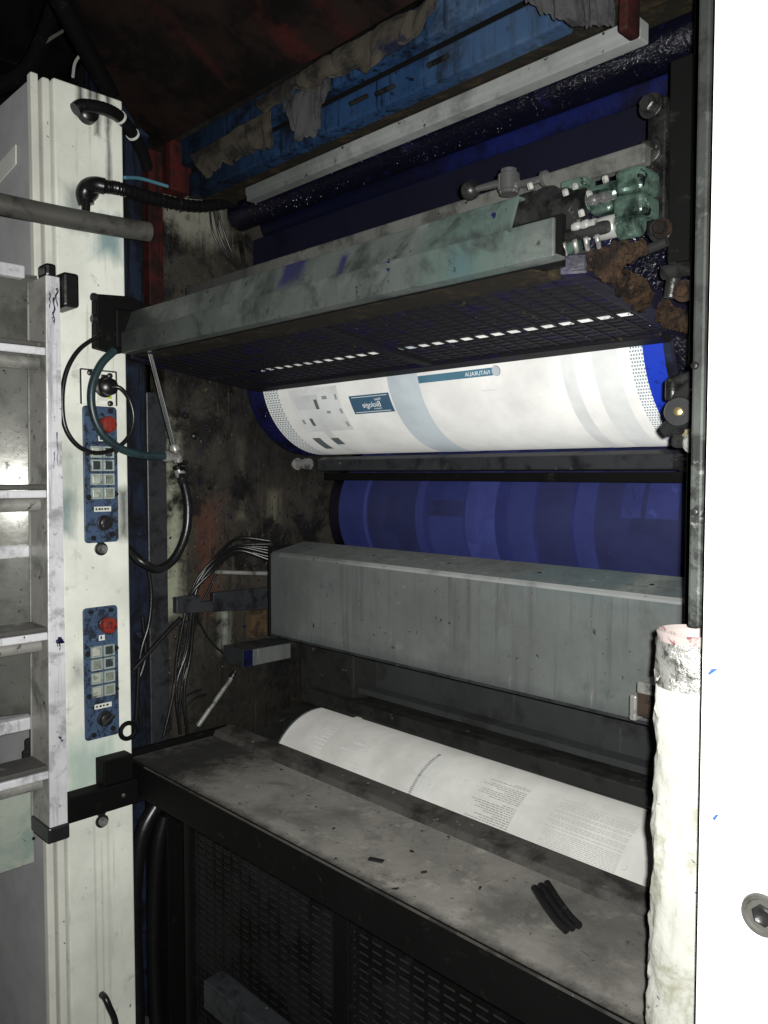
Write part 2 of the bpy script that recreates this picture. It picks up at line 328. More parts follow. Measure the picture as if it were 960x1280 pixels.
# ------------------------------------------------------------------ left side frame of the press
t = thing('press_side_frame', 'grimy ink-spattered inner side wall of the press behind the cables', 'machine frame', (-2.0, 1.6, 0))
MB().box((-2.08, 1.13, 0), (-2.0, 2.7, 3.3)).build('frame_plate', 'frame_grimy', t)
MB().box((-2.06, .945, 0), (-1.985, 1.066, 3.2)).build('blue_edge_panel', 'blue_paint', t, .003)
MB().box((-2.05, 1.069, 0), (-1.99, 1.127, 1.72)).build('steel_post', 'bar_steel', t, .003)
MB().box((-2.05, 1.075, 1.95), (-1.975, 1.118, 2.36)).build('red_post', 'red_paint', t, .003)
for (u, v, r) in ((232, 520, .008), (243, 545, .010), (250, 585, .007), (236, 640, .006), (262, 610, .006), (290, 400, .008)):
    p = PX(u, v, -2.0); MB().lathe(p, (1, 0, 0), [(0, r), (.006, r), (.009, r*.6)], 12).build('rivet', 'dark_metal', t)
# pipe stubs and brackets down on the wall
MB().bar(PX(300, 300, -1.97), PX(308, 345, -1.97), .01).build('wall_rod', 'dark_metal', t)
back = MB().box((-2.0, 2.55, 0), (-.45, 2.6, 3.3)).build('back_panel', 'guard_back', t)

# ------------------------------------------------------------------ white column and cabinet on the left
YC0, YC1 = PX(76, 600, -1.85).y, PX(160, 600, -1.85).y
ztop = PX(112, 112, -1.85).z; yk_gap = PX(57.5, 600, -1.85).y+.001
t = thing('white_column', 'tall off-white steel column carrying the two blue control panels', 'column', (-1.9, .85, 0))
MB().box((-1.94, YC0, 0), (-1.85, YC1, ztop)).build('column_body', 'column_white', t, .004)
MB().box((-1.90, yk_gap, 0), (-1.885, YC0-.021, ztop-.02)).build('gap_shade', 'guard_back', t)  # black box added so that the gap looks dark
MB().box((-1.93, YC0-.020, 0), (-1.862, YC0-.002, ztop)).build('edge_moulding', 'cabinet_edge', t, .005)
for (u, v) in ((126, 686), (127, 1026)):
    p = PX(u, v, -1.85)
    MB().lathe(p, (1, 0, 0), [(0, .016), (.004, .016), (.005, .013)], 24).build('washer', 'dark_metal', t)
    MB().lathe(p+Vector((.004, 0, 0)), (1, 0, 0), [(0, .011), (.010, .010), (.010, .006), (.004, .005)], 20).build('plug', 'steel', t)
    MB().lathe(p+Vector((0, 0, .022)), (1, 0, 0), [(0, .012), (.006, .009)], 16).build('bolt', 'black_plastic', t)
p = PX(127, 1243, -1.85)
MB().tube([p+Vector((.0, 0, 0)), p+Vector((.02, 0, 0)), p+Vector((.03, .005, -.02)), p+Vector((.03, .02, -.07)), p+Vector((.03, .022, -.16))], .008).build('hook', 'black_plastic', t)

t = thing('grey_cabinet', 'grey metal cabinet with a white edge beside the column', 'cabinet', (-2.3, .74, 0))
yk0, yk1 = PX(48, 600, -1.85).y, PX(57.5, 600, -1.85).y
zc = PX(52, 94, -1.85).z
MB().box((-3.2, yk0+.004, .02), (-1.872, yk1-.002, zc-.01)).build('cabinet_body', 'cabinet_grey', t, .002)
MB().box((-1.870, yk0, 0), (-1.848, yk1, zc)).build('white_edge', 'cabinet_edge', t, .003)
q = yk0
MB().add([PY(3, 228, q)+Vector((-.05, 0, .0)), PY(20, 205, q), PY(20, 181, q), PY(3, 203, q)+Vector((-.05, 0, 0))], [(0, 1, 2, 3)]).build('label_plate', 'sticker', t, solid=.003)

# ------------------------------------------------------------------ control panels
def control_panel(upper, label):
    x = -1.849
    if upper: y0, y1 = PX(103.5, 590, x).y, PX(146, 590, x).y; z1, z0 = PX(125, 508, x).z, PX(125, 678, x).z
    else: y0, y1 = PX(104, 840, x).y, PX(147, 840, x).y; z1, z0 = PX(125, 758, x).z, PX(125, 922, x).z
    t = thing('control_panel', label, 'control panel', (x, (y0+y1)/2, z0), 'control panels on the white column')
    A = lambda a, b, d=0: Vector((x+.006+d, y0+(y1-y0)*a, z1+(z0-z1)*b))
    rp = []
    for (cy, cz, a_) in ((y1-.009, z1-.009, 0), (y0+.009, z1-.009, 90), (y0+.009, z0+.009, 180), (y1-.009, z0+.009, 270)):
        rp += [(x, cy+.009*math.cos(math.radians(a_+k*22.5)), cz+.009*math.sin(math.radians(a_+k*22.5))) for k in range(5)]
    MB().prism(rp, (.006, 0, 0)).build('face_plate', 'panel_blue', t, .002)
    c = A(.60, .135)
    b = MB().lathe(c, (1, 0, 0), [(0, .017), (.010, .017), (.012, .012), (.016, .012)], 28).build('stop_collar', 'black_plastic', t)
    MB().lathe(c+Vector((.016, 0, 0)), (1, 0, 0), [(0, .014), (.001, .0195), (.013, .0195), (.017, .017), (.018, .012)], 32).build('emergency_stop', 'panel_red', b)
    MB().box(A(.43, .215), A(.60, .255, .0012)).build('sticker', 'sticker', t)
    for i, fy in enumerate((.335, .432, .535, .637)):
        for j, fx in enumerate((.34, .70)):
            hw = .0135
            p = A(fx, fy)
            m = MB()
            for (a0, a1, b0, b1) in ((-1, 1, .75, 1), (-1, 1, -1, -.75), (-1, -.75, -.75, .75), (.75, 1, -.75, .75)):
                m.box(p+Vector((0, a0*hw, b0*hw)), p+Vector((.006, a1*hw, b1*hw)))
            fr = m.build('button_frame', 'button_frame', t)
            kind = 'button_dark' if ((j == 1 and i < 2) if not upper else (i, j) in ((0, 1), (1, 0), (1, 1))) else ('button_dirty' if (i == 1 or j == 1) else 'button_pale')
            MB().box(p+Vector((0, -hw*.73, -hw*.73)), p+Vector((.0045, hw*.73, hw*.73))).build('push_button', kind, fr, .0015)
    MB().box(A(.27, .735), A(.77, .772, .0012)).build('name_strip', 'sticker', t)
    for k in range(5 if upper else 4):
        fx = .31+k*(.085 if upper else .10); MB().box(A(fx, .746, .0012), A(fx+.05+.015*(k % 2), .760, .0016)).build('legend_mark', 'black_plastic', t)
    MB().box(A(.47, .222, .0012), A(.55 if upper else .52, .246, .0015)).build('legend_mark', 'panel_blue', t)
    c = A(.56, .855)
    sb = MB().lathe(c, (1, 0, 0), [(0, .019), (.004, .019), (.005, .015), (.016, .014), (.017, .012)], 28).build('selector_base', 'black_plastic', t)
    a = math.radians(35)
    d = Vector((0, math.cos(a), math.sin(a)))
    MB().bar(c+Vector((.021, 0, 0))-d*.017, c+Vector((.021, 0, 0))+d*.017, .009, .011, up=(1, 0, 0)).build('selector_grip', 'black_plastic', sb, .002)
    for fx, fy in ((.22, .03), (.80, .03), (.10, .345), (.93, .33), (.12, .665), (.92, .645), (.24, .965), (.80, .945)):
        MB().lathe(A(fx, fy), (1, 0, 0), [(0, .0065), (.003, .0062), (.0055, .004)], 14).build('screw', 'black_plastic', t)
    if upper:
        za, zb = z1+.003, PX(125, 464, x).z
        MB().box((x, y0-.002, za), (x+.005, y1-.001, zb)).build('socket_plate', 'column_white', t, .003)
        m = MB()
        for (p, q) in (((y0-.003, za), (y0-.003, zb+.001)), ((y0-.003, zb+.001), (y1, zb+.001)), ((y1, zb+.001), (y1, za))):
            m.bar((x+.004, *p), (x+.004, *q), .003, .004, up=(1, 0, 0))
        m.build('socket_gasket', 'black_plastic', t)
        c = Vector((x+.005, y0+(y1-y0)*.63, za+(zb-za)*.52))
        MB().lathe(c, (1, 0, 0), [(0, .024), (.006, .024), (.008, .018), (.020, .018), (.022, .021), (.034, .020), (.040, .012)], 24).build('socket', 'rubber', t)
        MB().box((x+.005, y0+.045, za+(zb-za)*.75), (x+.009, y1-.012, zb-.008)).build('clamp_block', 'dark_metal', t, .002)
        MB().box((x+.005, y0+.036, za+.010), (x+.0062, y0+.062, za+.026)).build('sticker', 'sticker', t)
        MB().box((x+.005, y0+.063, za+.016), (x+.007, y0+.072, za+.034)).build('tag', 'yellow_tag', t)
        for fx, fy in ((.22, .92), (.80, .88), (.80, .06)):
            MB().lathe((x+.005, y0+(y1-y0)*fx, za+(zb-za)*fy), (1, 0, 0), [(0, .007), (.004, .0065), (.006, .004)], 14).build('screw', 'black_plastic', t)
    return t
control_panel(True, 'blue push-button control panel with a cable socket plate on top')
control_panel(False, 'blue push-button control panel without a socket, above the table bracket')

# ------------------------------------------------------------------ aluminium ladder
XL = -1.60
ya, yb = PX(60, 700, XL).y, PX(80, 700, XL).y
zt, zb = PX(65, 345, XL).z, PX(70, 1040, XL).z
t = thing('aluminium_ladder', 'worn aluminium ladder hanging in front of the grey cabinet', 'ladder', (XL-.02, .5, zb))
lean = lambda u0, u1, v: (PX(u0, v, XL).y, PX(u1, v, XL).y)
a0, a1 = lean(57.5, 74.5, 345); c0, c1 = lean(62.5, 85, 1040)
MB().prism([(XL, a0, zt), (XL, a1, zt), (XL, c1, zb), (XL, c0, zb)], (-.004, 0, 0)).build('stile_flange', 'alu_ladder', t, .001)
MB().prism([(XL-.004, a0, zt), (XL-.004, a0+.004, zt), (XL-.004, c0+.004, zb), (XL-.004, c0, zb)], (-.085, 0, 0)).build('stile_web', 'alu_ladder_dull', t, .001)
MB().prism([(XL-.089, a0-.002, zt), (XL-.089, a1-.006, zt), (XL-.089, c1-.006, zb), (XL-.089, c0-.002, zb)], (-.004, 0, 0)).build('stile_rear_flange', 'alu_ladder_dull', t)
MB().box((XL-.09, c0-.004, zb-.020), (XL+.004, c1+.003, zb+.012)).build('rubber_foot', 'black_plastic', t, .004)
for v in (434, 612, 790, 964):
    z = PX(60, v, XL).z; y = a0+(c0-a0)*(zt-z)/(zt-zb)-.001
    r_ = MB().prism_x([(0, 0)], 0, 0) if False else None
    MB().box((XL-.085, y-.62, z), (XL-.004, y, z+.010)).build('tread', 'tread_dark', t, .002)
    MB().box((XL-.010, y-.62, z-.016), (XL-.001, y, z-.001)).build('tread_nose', 'alu_ladder', t, .002)
    m = MB().tube([(XL-.030, y-.62, z-.030), (XL-.030, y-.006, z-.030)], .013, 14, 1).build('rung', 'alu_ladder_dull', t)
for v in (338, 690, 908):
    z = PX(50, v, XL-.06).z; y = a0-.004
    MB().box((XL-.116, y-.62, z-.013), (XL-.094, y, z+.013)).build('rear_rung', 'alu_ladder', t, .003)
    MB().lathe((XL-.109, y-.010, z), (0, 1, 0), [(0, .008), (.012, .008)], 12).build('rung_end', 'black_plastic', t)
zz0 = PX(30, 890, XL-.14).z; zz1 = PX(30, 345, XL-.14).z
yh = PX(22, 500, XL-.13).y; yk = yh+.075
rows = [[Vector((XL-.118-2.2*(y-yk)**2, y, z)) for y in [a0-.16+(.19)*k/24 for k in range(25)]] for z in (zz0, zz1)]
MB().grid(rows).build('rear_sheet', 'alu_sheet', t, solid=.002)
zz0 = PX(30, 1082, XL-.14).z; zz1 = PX(30, 985, XL-.14).z
MB().box((XL-.145, a0-.64, zz0), (XL-.14, a0+.006, zz1)).build('stained_plate', 'stained_plate', t, .001)
for (u, v) in ((36, 930), (36, 940), (44, 934), (33, 944)):
    MB().lathe(PX(u, v, XL-.145), (0, 0, 1), [(-.012, .008), (.008, .008), (.012, .005)], 6).build('bolt', 'black_plastic', t)
for (u, v) in ((42, 1027), (42, 1048)):
    MB().lathe(PX(u, v, XL-.139), (1, 0, 0), [(0, .004), (.003, .003)], 8).build('rivet', 'black_plastic', t)
# blue ink runs on the stile
m = MB()
for (u, v, l, w) in ((68, 372, 34, 1.6), (63, 366, 20, 1.3), (71, 360, 24, 1.8), (66, 390, 14, 1), (72, 540, 40, 1), (68, 565, 22, .8), (75, 801, 12, 1.5), (72, 799, 10, 1.2), (74, 800, 3, 5)):
    MB().tube([PX(u+random.uniform(-1, 1)*w, v+l*q/5, XL+.0006) for q in range(6)], w*.0011, 8, 3, rfun=lambda q: 1.1-.7*q+.2*math.sin(q*17)).build('ink_run', 'ink_blue', t)
# rubber end block on the top of the stile
m = MB(); p0 = PX(76, 340, XL+.0); p1 = PX(97, 386, XL+.0)
m.box((XL-.06, p0.y, p1.z), (XL+.012, p1.y, p0.z)).box((XL-.05, a0+.004, zt+.001), (XL-.01, a0+.026, zt+.028))
m.build('rubber_block', 'rubber', t, .006)

# horizontal pipe across the cabinet and column
t = tag(MB().tube([PX(-60, 240, -1.70), PX(5, 256, -1.70), PX(100, 275, -1.70), PX(186, 290, -1.70)], .0215, 20, 4).build('grey_pipe', 'pipe_grey'),
        'grey horizontal pipe crossing in front of the column above the ladder', 'pipe')

# ------------------------------------------------------------------ hoses and cables
def cable(name, label, cat, pts, r, material='rubber', group=None, **k):
    return tag(MB().tube(pts, r, 12, 8, **k).build(name, material), label, cat, group)
X = lambda x, l: [PX(u, v, x+d) for (u, v, *dd) in l for d in [dd[0] if dd else 0]]
t = thing('corrugated_conduit', 'black corrugated conduit bent out of the column with an elbow fitting', 'conduit', PX(108, 240, -1.84))
MB().tube(X(-1.80, [(128, 233), (150, 236), (200, 250, -.03), (250, 258, -.08), (300, 251, -.14)]), .0150, 14, 24, rfun=lambda s: 1+.09*math.sin(s*420)).build('corrugated_hose', 'rubber', t)
MB().tube(X(-1.84, [(108, 256), (105, 242), (110, 233, .01), (120, 231, .03), (131, 233, .04)]), .0185, 16, 6).build('elbow', 'rubber', t)
MB().lathe(PX(110, 240, -1.85), (1, 0, 0), [(0, .024), (.012, .022), (.02, .016)], 20).build('gland', 'rubber', t)
MB().tube(X(-1.83, [(108, 250), (107, 268), (106, 285)]), .010, 10, 3).build('drain_spout', 'rubber', t)
t = thing('upper_hose', 'short black hose clamped to the top of the white column', 'hose', PX(110, 138, -1.85))
MB().tube(X(-1.82, [(94, 137), (104, 132), (130, 136), (150, 147, -.02), (166, 168, -.05), (178, 190, -.09), (184, 210, -.12)]), .0150, 14, 14, rfun=lambda s: 1+.03*math.sin(s*200)).build('hose', 'rubber', t)
MB().lathe(PX(108, 143, -1.85), (1, 0, 0), [(0, .024), (.02, .022), (.026, .014)], 18).build('gland', 'rubber', t)
cable('teal_cable', 'thin teal cable running from the column towards the red post', 'cable', X(-1.86, [(156, 222, 0), (175, 223, -.04), (200, 230, -.08), (232, 240, -.1)]), .0042, 'teal_cable')
cable('looped_cable', 'thin black cable looping round the upper control panel', 'cable',
      X(-1.80, [(126, 418), (100, 436), (84, 462), (78, 495), (81, 532), (96, 556), (118, 566), (142, 562), (160, 547), (167, 524), (162, 500), (150, 485), (137, 484, -.012)]), .0052)
cable('teal_hose', 'thick dark teal hose hanging from the green beam across the panel', 'hose',
      X(-1.76, [(143, 438), (126, 456), (115, 484), (116, 515), (128, 542), (150, 560), (178, 569), (206, 570)]), .0092, 'rubber_teal')
cable('drooping_hose', 'black hose drooping in a loop beside the white column', 'hose',
      X(-1.84, [(221, 582), (230, 605), (235, 635), (232, 668), (218, 698), (198, 711), (178, 703), (160, 686, -.03)]), .0112)
t = thing('gas_strut', 'thin chrome gas strut under the left end of the green beam', 'strut', PX(217, 565, -1.78))
MB().tube([PX(187, 438, -1.74), PX(218, 562, -1.78)], .0052, 12, 1).build('strut_rod', 'chrome', t)
MB().tube([PX(200, 492, -1.775), PX(218, 562, -1.795)], .0065, 12, 1).build('strut_sleeve', 'rubber_teal', t)
MB().lathe(PX(204, 571, -1.78), (PX(222, 571, -1.78)-PX(204, 571, -1.78)), [(0, .010), (.01, .014), (.016, .014), (.018, .010), (.028, .010), (.03, .013), (.036, .012)], 8).build('fitting', 'steel', t)
MB().lathe(PX(217, 556, -1.78), (.0, .3, -1), [(0, .010), (.008, .013), (.014, .013), (.016, .009), (.028, .009), (.03, .012), (.045, .011)], 14).build('strut_end', 'steel', t)
m = MB()
for k in range(4): m.lathe(PX(224, 578+k*8, -1.83), (0, 1, 0), [(0, .006), (.022, .006), (.024, .004)], 8)
m.build('manifold', 'dark_metal', t)
# bundle of wires by the grey beam
paths = []
for k in range(7):
    o = k*5
    paths.append([PX(338, 676+k*4, -1.80), PX(300-o*.2, 676+o*.5, -1.86), PX(272-o*.2, 690+o*.8, -1.92), PX(250-o*.3, 722+o*.8, -1.95), PX(232+k*2, 762, -1.955), PX(226+k*2.5, 812, -1.965), PX(214+k*3, 862, -1.965), PX(202+k*6, 915, -1.965)])
for k, pth in enumerate(paths):
    rj = random.Random(k*3+1); pth = [p+Vector((0, rj.uniform(-1, 1)*(.003+.010*min(1, i/3)), rj.uniform(-1, 1)*.010)) if 0 < i else p for i, p in enumerate(pth)]
    cable('wire', ('thicker' if k % 3 == 0 else 'thin')+' black wire bending down from the end of the grey beam', 'wire', pth, .0034 if k % 3 else .0050, 'rubber', 'wires at the end of the grey beam')
cable('slanted_cable', 'pair-thick black cable slanting from the wire clamp to the column', 'cable', [PX(226, 772, -1.94), PX(200, 800, -1.94), PX(166, 838, -1.94)], .0062)
cable('back_cable', 'black cable hanging straight beside the blue frame edge', 'cable', [PX(183, 700, -1.96), PX(189, 740, -1.96), PX(186, 780, -1.96), PX(175, 822, -1.96), PX(170, 900, -1.96)], .0055)
for k in range(3):
    cable('thin_wire', 'fine black wire hanging down the off-white wall patch', 'wire', X(-1.985, [(262+k*5, 262), (266+k*7, 290), (278+k*6, 315), (296+k*4, 335)]), .0030, 'rubber', 'fine wires on the wall patch')
cable('table_rod', 'steel rod slanting from the white block down to the table', 'rod', [PX(247, 908, -1.86), PX(294, 842, -1.86)], .0065, 'steel', sub=1) if False else None
t = thing('slanted_rod', 'steel rod slanting up from the table to the ink-smeared block', 'rod', PX(247, 908, -1.86))
MB().tube([PX(247, 908, -1.86), PX(290, 846, -1.86)], .0062, 14, 1).build('rod', 'steel', t)
MB().lathe(PX(289, 848, -1.86), (PX(296, 836, -1.86)-PX(289, 848, -1.86)), [(0, .009), (.012, .010), (.016, .006), (.022, .006)], 10).build('rod_end', 'dark_metal', t)
# lower black hoses
for k, (pts, r) in enumerate(([[(196, 1005), (178, 1040), (170, 1090), (167, 1150), (170, 1215), (172, 1300)], .020], [[(206, 1020), (197, 1060), (192, 1130), (192, 1200), (196, 1300)], .017])):
    cable('drain_hose', ('fat glossy black hose', 'slimmer black hose')[k]+' hanging under the table beside the column', 'hose', X(-1.88, pts), r)

# ------------------------------------------------------------------ green spray beam with its bracket, lever and end gear
YB = .90
def prof_at(pts): return [(y, 1.5+e*y) for y, e in pts]
xl = PY(146, 400, YB).x; xr = PY(692, 300, YB).x; xrr = PY(664, 262, YB+.06).x
t = thing('green_beam', 'grey-green steel beam spanning the press above the upper printed roll', 'beam', (-1.2, YB, 1.8))
zb_, zc_, zt_ = 1.5+.315*YB, 1.5+.371*YB, 1.5+.398*(YB+.075)
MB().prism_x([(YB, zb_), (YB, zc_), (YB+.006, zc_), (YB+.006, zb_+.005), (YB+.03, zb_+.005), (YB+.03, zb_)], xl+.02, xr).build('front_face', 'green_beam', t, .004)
MB().prism_x([(YB+.007, zc_-.012), (YB+.010, zc_+.001), (YB+.030, 1.5+.416*(YB+.030)), (YB+.048, 1.5+.414*(YB+.036)), (YB+.046, 1.5+.410*(YB+.034)), (YB+.034, 1.5+.411*(YB+.030)), (YB+.014, zc_-.002)], xl, xrr).build('top_flange', 'green_beam', t, .005)
MB().prism_x([(YB+.05, zb_+.0), (YB+.05, zc_+.02), (YB+.06, zc_+.02), (YB+.06, zb_)], xl, xr-.02).build('inner_web', 'black_steel', t)
MB().prism_x([(YB+.10, zb_+.002), (YB+.13, zb_+.01), (YB+.13, zb_+.02), (YB+.10, zb_+.03)], xl, xr).build('rear_web', 'ledge_dark', t)
MB().box((xl-.015, YB-.012, zb_+.012), (xl+.018, YB+.10, zt_+.002)).build('end_cap', 'black_steel', t, .006)
for (u, v) in ((381, 318), (219, 364)):
    p = PY(u, v, YB+.085); p.z = zt_-.004
    MB().lathe(p, (0, -.3, 1), [(0, .007), (.010, .006), (.013, .004)], 12).build('stud', 'chrome', t)
t2 = thing('beam_bracket', 'black bolted bracket holding the green beam on the column', 'bracket', PX(130, 430, -1.85))
p0 = PX(121, 367, -1.80); p1 = PX(213, 372, -1.80); q0 = PX(121, 434, -1.80); q1 = PX(140, 440, -1.80)
MB().prism([p0, PX(160, 370, -1.80), PX(190, 382, -1.80), PX(200, 430, -1.80), PX(150, 442, -1.80), q0], (-.03, 0, 0)).build('plate', 'black_steel', t2, .003)
for (u, v) in ((119, 371), (119, 398)):
    p = PX(u, v, -1.80); MB().lathe(p+Vector((-.006, .004, 0)), (0, -1, 0), [(0, .010), (.008, .010), (.010, .008)], 12).build('bolt', 'black_plastic', t2)
# thin white bar behind the beam
YS = 1.06
tag(MB().prism_x([(YS, 1.5+.410*YS), (YS, 1.5+.436*YS), (YS+.02, 1.5+.436*YS), (YS+.02, 1.5+.410*YS)], PY(232, 350, YS).x, PY(806, 190, YS).x).build('white_bar', 'white_strip', None, .003),
    'long thin white bar lying behind the green beam', 'bar')
m = thing('paper_guide', 'pale segmented strip on the left end of the green beam', 'guide strip', PY(300, 330, 1.0))
for k in range(6):
    a, b = 248+k*20, 266+k*20
    P = lambda u, dv: PY(u, 0, 1.0)
    x0, x1 = PY(a, 340, 1.0).x, PY(b, 340, 1.0).x
    MB().prism_x([(1.0, 1.5+.402*1.0), (1.02, 1.5+.412*1.02), (1.03, 1.5+.412*1.03), (1.01, 1.5+.395*1.01)], x0, x1).build('strip_segment', 'white_strip', m)
# ball lever
YV = .985
t = thing('ball_lever', 'chrome clamp lever with a dark ball handle on the beam', 'lever', PY(636, 240, YV))
MB().lathe(PY(588, 238, YV), (1, 0, 0), [(-.0148+.0296*k/12, .0148*math.sqrt(max(0, 1-(1-k/6)**2))) for k in range(13)], 24).build('ball', 'dark_metal', t)
MB().tube([PY(597, 236, YV), PY(634, 227, YV)], .0055, 14, 1, rfun=lambda s: .8+.4*s).build('arm', 'chrome', t)
MB().lathe(PY(636, 243, YV), (0, 0, 1), [(0, .014), (.004, .014), (.006, .0165), (.028, .0165), (.032, .012), (.036, .012)], 24).build('boss', 'chrome', t)
MB().tube([PY(644, 232, YV), PY(680, 223, YV)], .0052, 12, 1).build('pin', 'chrome', t)
MB().lathe(PY(679, 224, YV), (1, 0, 0), [(0, .011), (.006, .011)], 16).build('pin_washer', 'chrome', t)
# end gear on the right
YG = .965
t = thing('beam_end_gear', 'green-stained adjusting gear on the right end of the beam', 'gear unit', PY(720, 290, YG))
ax = Vector((1, 0, 0))
def roll(name, u0, u1, vc, rpx, material, y=YG, fl=0):
    a = PY(u0, vc, y); b = PY(u1, vc, y); b.z = a.z; L_ = b.x-a.x; r = rpx*depth_px((a+b)/2)
    pr = [(0, r*.9), (L_*.06, r), (L_*.94, r), (L_, r*.9)]
    if fl: pr = [(0, r*.8), (L_*.1, r), (L_*.3, r), (L_*.34, r*.84), (L_*.44, r*.84), (L_*.48, r), (L_*.66, r), (L_*.7, r*.8), (L_, r*.8)]
    return MB().lathe(a, ax, pr, 28).build(name, material, t)
roll('end_roller', 655, 716, 278, 34, 'dark_metal', YG+.05, 1)
roll('shaft', 700, 800, 262, 16, 'green_metal', YG+.06)
roll('collar', 716, 735, 268, 27, 'dark_metal', YG+.05)
def cap(u0, v0, u1, v1, y, d, material, bev):
    a = PY(u0, v0, y); b = PY(u1, v1, y); sh = a.z-PY(u1, v0, y).z
    pts = [a, PY(u1, v0-(u1-u0)*.22, y), PY(u1, v1-(u1-u0)*.22, y), PY(u0, v1, y)]
    return MB().prism(pts, (0, d, 0)).build('cast_cap', material, t, bev)
cap(768, 212, 804, 243, YG+.01, .05, 'green_metal', .006); cap(766, 246, 803, 272, YG+.012, .05, 'green_metal', .005)
cap(736, 238, 763, 268, YG+.02, .04, 'green_metal', .005); cap(700, 226, 732, 238, YG+.04, .03, 'green_metal', .004)
roll('adjuster', 736, 768, 252, 7, 'chrome', YG-.002, 1)
roll('spindle', 716, 745, 285, 6, 'steel', YG-.005, 1)
roll('lower_collar', 745, 772, 288, 14, 'steel', YG+.03)
roll('lower_collar', 775, 800, 283, 18, 'green_metal', YG+.04)
roll('lower_shaft', 690, 760, 300, 8, 'dark_metal', YG+.0)
roll('clamp_screw', 693, 722, 313, 15, 'green_metal', YG+.03, 1)
MB().box(PY(700, 250, YG+.05), PY(800, 318, YG+.06)).build('back_plate', 'wet_ink', t, .003)
MB().box(PY(640, 246, YG+.03), PY(680, 268, YG+.06)).build('mount_block', 'dark_metal', t, .004)
for (u, v) in ((664, 236), (720, 236), (758, 228), (708, 244), (738, 246), (728, 270), (735, 300)):
    MB().lathe(PY(u, v, YG+.01), (0, -.5, .8), [(0, .0045), (.007, .0045), (.009, .003)], 6).build('cap_screw', 'steel', t)
for k in range(5):
    u = 690+k*14; MB().tube([PY(u, 306-k*3, YG-.01), PY(u+3, 322-k*3, YG)], .0035, 8, 1).build('stud', 'steel', t)

# ------------------------------------------------------------------ slotted guard under the beam
gy0, gy1 = 1.0, 1.36
gz = lambda y: 1.786-.114*(y-1.0)
xg0, xg1 = -1.90, PY(800, 400, 1.22).x
t = thing('slotted_guard', 'black ink-caked slotted guard hanging under the green beam', 'guard', ((xg0+xg1)/2, 1.1, 1.75))
MB().prism_x([(YB+.03, zb_-.002), (YB+.10, zb_-.004), (1.012, gz(1.0)-.004), (1.012, gz(1.0)+.02), (YB+.05, zb_-.0)], xl+.03, PY(700, 340, 1.0).x).build('front_lip', 'brown_grease', t, .002)
slat = None; rib = None
ry = [1.021+.0195*k for k in range(17)]
for y in ry:
    if abs(y-1.2195) < .0095: continue
    L_ = xg1-xg0
    if slat is None:
        slat = MB().box((xg0, y-.0062, gz(y)-.002), (xg1, y+.0062, gz(y)+.002)).build('slat', 'grill_black', t); y_0 = y
    else:
        o = slat.copy(); COL.objects.link(o); o.location = (0, y-y_0, gz(y)-gz(y_0))
n = int((xg1-xg0)/.036)
wide = PY(490, 440, 1.22).x
for k in range(n+1):
    x = xg0+(xg1-xg0)*k/n
    if rib is None:
        rib = MB().prism([(x-.0035, gy0, gz(gy0)-.0032), (x+.0035, gy0, gz(gy0)-.0032), (x+.0035, gy1, gz(gy1)-.0032), (x-.0035, gy1, gz(gy1)-.0032)], (0, 0, .0014)).build('rib', 'grill_black', t); x_0 = x
    else:
        o = rib.copy(); COL.objects.link(o); o.location = (x-x_0, 0, 0)
MB().prism([(wide-.016, gy0, gz(gy0)-.007), (wide+.016, gy0, gz(gy0)-.007), (wide+.016, gy1, gz(gy1)-.007), (wide-.016, gy1, gz(gy1)-.007)], (0, 0, .012)).build('wide_rib', 'grill_black', t, .003)
for (a, b, dz) in ((gy0, 1.200, .008), (1.2345, gy1, -.001)):
    MB().prism([(xg0, a, gz(a)+dz), (xg1, a, gz(a)+dz), (xg1, b, gz(b)+dz), (xg0, b, gz(b)+dz)], (0, 0, .002)).build('ink_caked_backing', 'ink_purple', t)
MB().prism_x([(1.335, gz(1.335)-.008), (1.375, gz(1.375)-.010), (1.375, gz(1.375)+.012), (1.335, gz(1.335)+.01)], xg0, PY(838, 422, 1.37).x).build('rear_bar', 'grill_black', t, .003)
MB().prism([(xg0-.02, .98, 1.79), (xg0, .98, 1.79), (xg0, 1.39, 1.735), (xg0-.02, 1.39, 1.735)], (0, 0, .05)).build('end_plate', 'grill_black', t, .004)
MB().prism([(xg1, .98, 1.78), (xg1+.035, 1.0, 1.78), (xg1+.055, 1.375, 1.735), (xg1, 1.375, 1.735)], (0, 0, .03)).build('end_plate', 'ink_purple', t, .004)

MB().box((xg1-.22, 1.345, 1.805), (-.50, 1.385, 2.05)).build('ink_caked_end', 'wet_ink', t, .004)
# rust-brown crust on the right end of the guard
def lumps(path, r, seed, name, label, cat):
    m = MB(); m.tube(path, r, 22, 26)
    for i, p in enumerate(m.v):
        n_ = noise.noise_vector(p*30+Vector((seed, 0, 0)))*.012+noise.noise_vector(p*120+Vector((0, seed, 0)))*.006+noise.noise_vector(p*320)*.004
        m.v[i] = p+n_
    return tag(m.build(name, 'rust_crust'), label, cat)
lumps([PY(735, 326, .99), PY(765, 322, 1.0), PY(785, 314, 1.02), PY(797, 308, 1.04)], .014, 3, 'grease_crust', 'brown crust caked along the beam end above the guard', 'grease')
lumps([PY(755, 335, 1.0), PY(775, 352, 1.06), PY(797, 368, 1.15), PY(826, 386, 1.25)], .015, 9, 'grease_crust', 'brown crust sloping down the right end of the guard', 'grease')
lumps([PY(826, 382, 1.20), PY(845, 398, 1.20), PY(862, 410, 1.20)], .012, 17, 'grease_crust', 'small brown crust by the valve post', 'grease')

